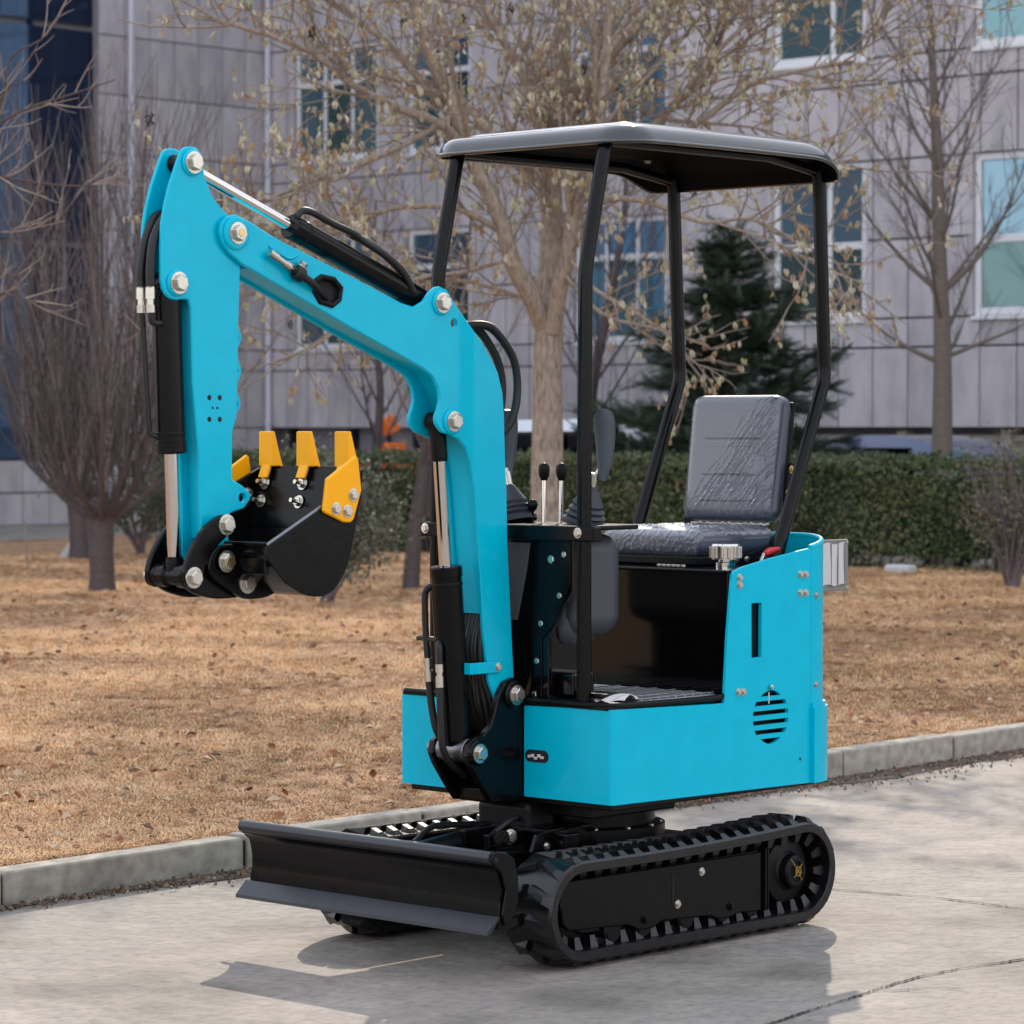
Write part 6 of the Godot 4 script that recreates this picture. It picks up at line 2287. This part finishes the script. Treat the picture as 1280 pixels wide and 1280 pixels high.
# ---------- vehicles and small things behind the hedge
func make_car(called: String, label: String, at: Vector3, van: bool, paint: Material) -> void:
	# nose towards -z; lofted from side profiles
	var c := thing(called, label, "van" if van else "car", "", at)
	var half := 0.88
	var body := Shape.new()
	var low: PackedVector2Array
	var roof: PackedVector2Array
	if van:
		low = pv([-2.1, 0.3, -2.15, 0.75, -2.0, 0.95, -1.35, 1.1, 2.1, 1.1, 2.15, 0.4, 2.0, 0.25, -2.0, 0.25])
		roof = pv([-1.4, 1.09, -0.75, 1.68, -0.5, 1.76, 1.8, 1.78, 2.0, 1.7, 2.1, 1.09])
	else:
		low = pv([-2.2, 0.35, -2.25, 0.6, -2.1, 0.78, -1.2, 0.93, 1.5, 0.98, 2.15, 0.92, 2.25, 0.65, 2.2, 0.35, 2.0, 0.25, -2.0, 0.25])
		roof = pv([-1.25, 0.92, -0.55, 1.33, -0.2, 1.43, 0.3, 1.46, 0.8, 1.42, 1.2, 1.28, 1.75, 0.95])
	var side := Transform3D(Basis(Vector3(0, 0, 1), Vector3(0, 1, 0), Vector3(-1, 0, 0)), Vector3())
	body.plate(smooth2(low), -half, half, 0.08, [], side, 60.0)
	put("body", body, paint, c)
	var cab := Shape.new()
	cab.plate(smooth2(roof), -half + 0.12, half - 0.12, 0.14, [], side, 60.0)
	put("roof", cab, paint, c)
	for s in [-1.0, 1.0]:
		var spans := [[-0.85, -0.05], [0.05, 0.85]] if not van else [[-0.85, -0.1], [0.0, 0.9], [1.0, 1.85]]
		for w in spans:
			var gl := Shape.new()
			var yt := 1.36 if not van else 1.64
			var yb := 0.98 if not van else 1.15
			var cut := 0.22 if w == spans[0] else 0.0
			gl.plate(pv([w[0], yb, w[0] + cut, yt - 0.04, w[1], yt - 0.04, w[1], yb]), (half - 0.125) * s, (half - 0.112) * s, 0.003, [], side)
			put("side_window", gl, M.car_glass, c)
	for z in [-1.35, 1.35]:
		for s in [-1.0, 1.0]:
			var wh := Shape.new()
			wh.lathe(Vector3(s * (half - 0.2), 0.32, z), Vector3(s, 0, 0), [Vector2(0, 0), Vector2(0.28, 0), Vector2(0.32, 0.03), Vector2(0.32, 0.19), Vector2(0.28, 0.21), Vector2(0.2, 0.2), Vector2(0, 0.19)], 24)
			put("wheel", wh, M.tyre, c)
	for s in [-1.0, 1.0]:
		var hl := Shape.new()
		hl.rbox(Vector3(s * 0.62, 0.68, -2.14), Vector3(0.3, 0.12, 0.1), 0.03)
		put("headlight", hl, M.frame, c)

func make_small_things() -> void:
	make_car("parked_car", "dark blue car whose roof shows over the hedge", Vector3(21.2, -0.08, -14.4), false, M.car_blue)
	make_car("parked_van", "white van parked behind the hedge and the big tree", Vector3(20.9, -0.22, -19.2), true, M.car_white)
	# an orange machine half hidden by the hedge
	var o := thing("orange_machine", "small orange machine showing over the hedge, far behind the bucket", "machine", "", Vector3(20.1, 0.02, -21.1))
	var ob := Shape.new()
	ob.rbox(Vector3(0, 0.6, 0), Vector3(0.9, 0.9, 0.5), 0.06)
	ob.rbox(Vector3(0, 1.2, 0), Vector3(0.3, 0.1, 0.3), 0.03)
	put("body", ob, M.orange, o)
	var oa := Shape.new()
	oa.rbox(Vector3(), Vector3(0.2, 0.22, 0.14), 0.03, Transform3D(Basis(Vector3(0.72916, 0, -0.68434), -0.5), Vector3(0, 1.46, 0)))
	put("tilted_head", oa, M.orange, o)
	var op := Shape.new()
	op.tube([Vector3(0, 1.2, 0), Vector3(0, 1.4, 0)], 0.03, 8)
	put("neck", op, M.recess, o)
	# a stone below the hedge, a white slab by the trees, a thin stake
	var r1 := Shape.new()
	r1.rbox(Vector3(0, 0.04, 0), Vector3(0.16, 0.09, 0.28), 0.03)
	tag(put("pale_stone", r1, M.rock), "pale flat stone lying at the foot of the hedge", "stone")
	get_node("pale_stone").position = Vector3(16.73, 0.11, -10.99)
	var r2 := Shape.new()
	r2.plate(pv([-0.14, -0.02, 0.1, -0.02, 0.02, 0.17, -0.02, 0.17]), -0.03, 0.03, 0.01)
	tag(put("white_marker", r2, M.rock), "small white wedge shaped marker beside the left tree trunks", "marker")
	get_node("white_marker").position = Vector3(13.9, 0.11, -19.5)
	get_node("white_marker").rotation.y = -0.8
	var sk := Shape.new()
	sk.tube([Vector3(0, -0.05, 0), Vector3(-0.01, 0.2, 0), Vector3(-0.03, 0.44, 0.0)], 0.008, 6)
	tag(put("thin_stake", sk, M.pale_twig), "thin pale stake standing in the lawn at far left", "stake")
	get_node("thin_stake").position = Vector3(11.85, 0.12, -17.62)

func make_plants() -> void:
	make_catkin_tree()
	make_vase_tree(Vector3(9.72, 0.1, -13.92), 4.25, 1.15, 0.105, 13, 540, "dense bare tree with a sheaf of upright dark twigs, nearest on the left", 201)
	make_vase_tree(Vector3(13.7, 0.1, -19.13), 4.9, 1.3, 0.11, 11, 420, "bare many-stemmed tree standing behind the nearest left one", 202)
	# limbs in metres across, up, away from the foot
	make_bare_tree("young_tree", "slender bare tree with rising branches in front of the right hand windows", Vector3(18.93, -0.05, -12.09),
		[0, 0, 0, 0, 1.3, 0, 0.0, 2.3, 0, -0.03, 3.1, 0, -0.06, 4.2, 0, -0.1, 4.9, 0, -0.15, 5.9, 0, -0.17, 6.8, 0], 0.122, 0.012,
		[[0.045, 0.008, [-0.02, 2.85, 0, -0.3, 3.1, 0.1, -0.62, 3.45, 0.1, -0.85, 3.75, 0.1]], [0.04, 0.008, [-0.03, 3.5, 0, -0.25, 3.8, -0.1, -0.4, 4.1, -0.1, -0.55, 4.6, -0.1]], [0.05, 0.008, [0.0, 2.85, 0, 0.35, 3.2, 0, 0.6, 3.6, 0, 0.85, 4.2, 0]], [0.035, 0.006, [0.02, 2.2, 0, 0.4, 2.35, 0, 0.75, 2.5, 0, 1.1, 2.7, 0]], [0.04, 0.006, [-0.02, 2.15, 0, -0.35, 2.3, 0, -0.65, 2.5, 0, -0.95, 2.8, 0.1]], [0.035, 0.006, [0.02, 2.2, 0, 0.15, 2.4, 0, 0.25, 2.7, 0]], [0.03, 0.005, [-0.07, 4.1, 0, -0.3, 4.5, 0, -0.42, 5.0, 0, -0.45, 5.6, 0]], [0.03, 0.005, [-0.05, 4.0, 0, 0.2, 4.4, 0, 0.35, 4.8, 0]]], 26, M.ginkgo, M.dark_twig, 203, 0.72, 0.7)
	make_bare_tree("leaning_tree", "thin leaning bare tree just left of the boom", Vector3(11.72, 0.1, -12.34),
		[0, 0, 0, 0.02, 0.3, 0, 0.05, 0.6, 0, 0.1, 0.95, 0, 0.12, 1.15, 0, 0.2, 1.5, 0, 0.3, 1.9, 0, 0.45, 2.5, 0.1, 0.5, 3.1, 0.2], 0.075, 0.01,
		[[0.05, 0.008, [0.12, 0.6, 0.1, 0.13, 1.0, 0.1, 0.05, 1.4, 0.1, -0.05, 1.9, 0.15, -0.2, 2.6, 0.2]]], 7, M.dark_bark, M.pale_twig, 204, 0.6, 0.6)
	make_bare_tree("pale_tree", "bare pale barked tree reaching in from the far left", Vector3(4.3, 0.1, -7.73),
		[-1.0, 0, 0, -0.98, 0.8, 0, -1.0, 1.6, 0, -1.05, 2.4, 0, -1.08, 3.4, 0, -1.1, 4.4, 0], 0.09, 0.012,
		[[0.022, 0.005, [-1.0, 2.0, 0, -0.6, 2.75, 0, -0.35, 3.0, 0, -0.1, 3.13, 0, 0.12, 3.2, 0, 0.36, 3.28, 0]], [0.02, 0.005, [-1.02, 2.1, 0, -0.7, 2.6, 0.1, -0.46, 2.76, 0.1, -0.1, 2.72, 0.1, 0.15, 2.7, 0.1, 0.42, 2.74, 0.1]], [0.018, 0.004, [-1.0, 1.7, 0, -0.6, 2.3, -0.1, -0.3, 2.42, -0.1, -0.15, 2.45, -0.1]], [0.022, 0.005, [-1.0, 2.0, 0, -0.6, 2.55, 0, -0.38, 2.85, 0, -0.28, 3.1, 0, -0.22, 3.4, 0, -0.05, 3.5, 0, 0.05, 3.62, 0]], [0.014, 0.003, [-1.0, 1.5, 0, -0.6, 2.05, 0, -0.3, 2.1, 0, 0.1, 2.0, 0]], [0.014, 0.003, [-0.95, 2.4, 0, -0.6, 2.9, 0, -0.35, 3.15, 0, -0.1, 3.3, 0]]], 6, M.dark_bark, M.pale_twig, 205, 0.7, 0.4)
	make_bare_tree("background_tree", "bare spindly tree behind the hedge, left of the spruce", Vector3(19.4, -0.1, -17.3),
		[0, 0, 0, 0.02, 1.0, 0, 0.1, 2.0, 0, 0.3, 3.0, 0, 0.45, 3.9, 0, 0.5, 5.0, 0], 0.1, 0.012, [], 20, M.dark_bark, M.dark_twig, 206, 0.7, 0.8)
	make_bare_tree("background_tree", "bare thin tree behind the hedge, seen left of the big tree's trunk", Vector3(19.0, -0.1, -20.2),
		[0, 0, 0, -0.02, 1.0, 0, 0.05, 2.0, 0, -0.05, 3.0, 0, 0.0, 4.2, 0], 0.08, 0.012, [], 18, M.dark_bark, M.dark_twig, 207, 0.7, 0.8)
	make_conifer(Vector3(19.4, -0.1, -15.2), 3.8, 2.0, "broad dark green spruce between the hedge and the building", 211)
	make_hedge()
	make_shrub("round_shrub", "rounded grey green shrub beside the bucket", Vector3(10.15, 0.1, -11.7), 0.62, 1.15, 2600, Color(0.09, 0.11, 0.075), Color(0.19, 0.2, 0.15), 0.045, 16, RT * 0.22, 221)
	make_shrub("thin_shrub", "straggly half bare shrub in front of the hedge's right end", Vector3(15.14, 0.1, -8.69), 0.6, 1.25, 1100, Color(0.1, 0.12, 0.06), Color(0.24, 0.2, 0.13), 0.04, 26, Vector3(), 222)
	make_shrub("low_shrub", "dark leafy shrub behind the left trees, near the hedge's end", Vector3(14.9, 0.1, -19.6), 0.75, 1.2, 2600, Color(0.05, 0.07, 0.035), Color(0.12, 0.14, 0.07), 0.045, 14, Vector3(), 223)

func _ready() -> void:
	# camera: eye height 1.45 m, in front of the excavator and to its left
	var cam := Camera3D.new()
	cam.name = "camera"
	var away := AW * cos(0.026916) + Vector3(0, -sin(0.026916), 0)
	var up := Vector3(0, cos(0.026916), 0) + AW * sin(0.026916)
	cam.transform = Transform3D(Basis(RT, up, -away), Vector3(-6.6, 1.45, 6.01))
	cam.fov = 18.6386
	cam.near = 0.1
	cam.far = 900.0
	cam.current = true
	add_child(cam, true)
	# sky and light
	var env := Environment.new()
	env.background_mode = Environment.BG_SKY
	var sky := Sky.new()
	var sm := ProceduralSkyMaterial.new()
	sm.sky_top_color = Color(0.77, 0.8, 0.86)
	sm.sky_horizon_color = Color(0.94, 0.935, 0.94)
	sm.sky_curve = 0.25
	sm.sky_energy_multiplier = 1.25
	sm.ground_bottom_color = Color(0.5, 0.49, 0.47)
	sm.ground_horizon_color = Color(0.7, 0.7, 0.7)
	sky.sky_material = sm
	env.sky = sky
	env.tonemap_mode = Environment.TONE_MAPPER_LINEAR
	env.tonemap_exposure = 1.25
	env.sdfgi_enabled = true
	env.ssao_enabled = true
	env.ssil_enabled = true
	var we := WorldEnvironment.new()
	we.name = "world_environment"
	we.environment = env
	var lens := CameraAttributesPhysical.new()
	lens.frustum_focal_length = 73.0
	lens.frustum_focus_distance = 9.0
	lens.exposure_aperture = 5.0
	we.camera_attributes = lens
	add_child(we, true)
	var sun := DirectionalLight3D.new()
	sun.name = "sun"
	sun.light_energy = 0.92
	sun.light_color = Color(1.0, 0.94, 0.86)
	sun.light_angular_distance = 0.5
	sun.shadow_enabled = true
	var ray := Vector3(-0.674, -0.515, 0.529).normalized()
	sun.basis = Basis.looking_at(ray, Vector3.UP)
	sun.position = Vector3(10, 14, -8)
	add_child(sun, true)
	make_materials()
	make_ground()
	make_building()
	make_excavator()
	make_plants()
	make_small_things()
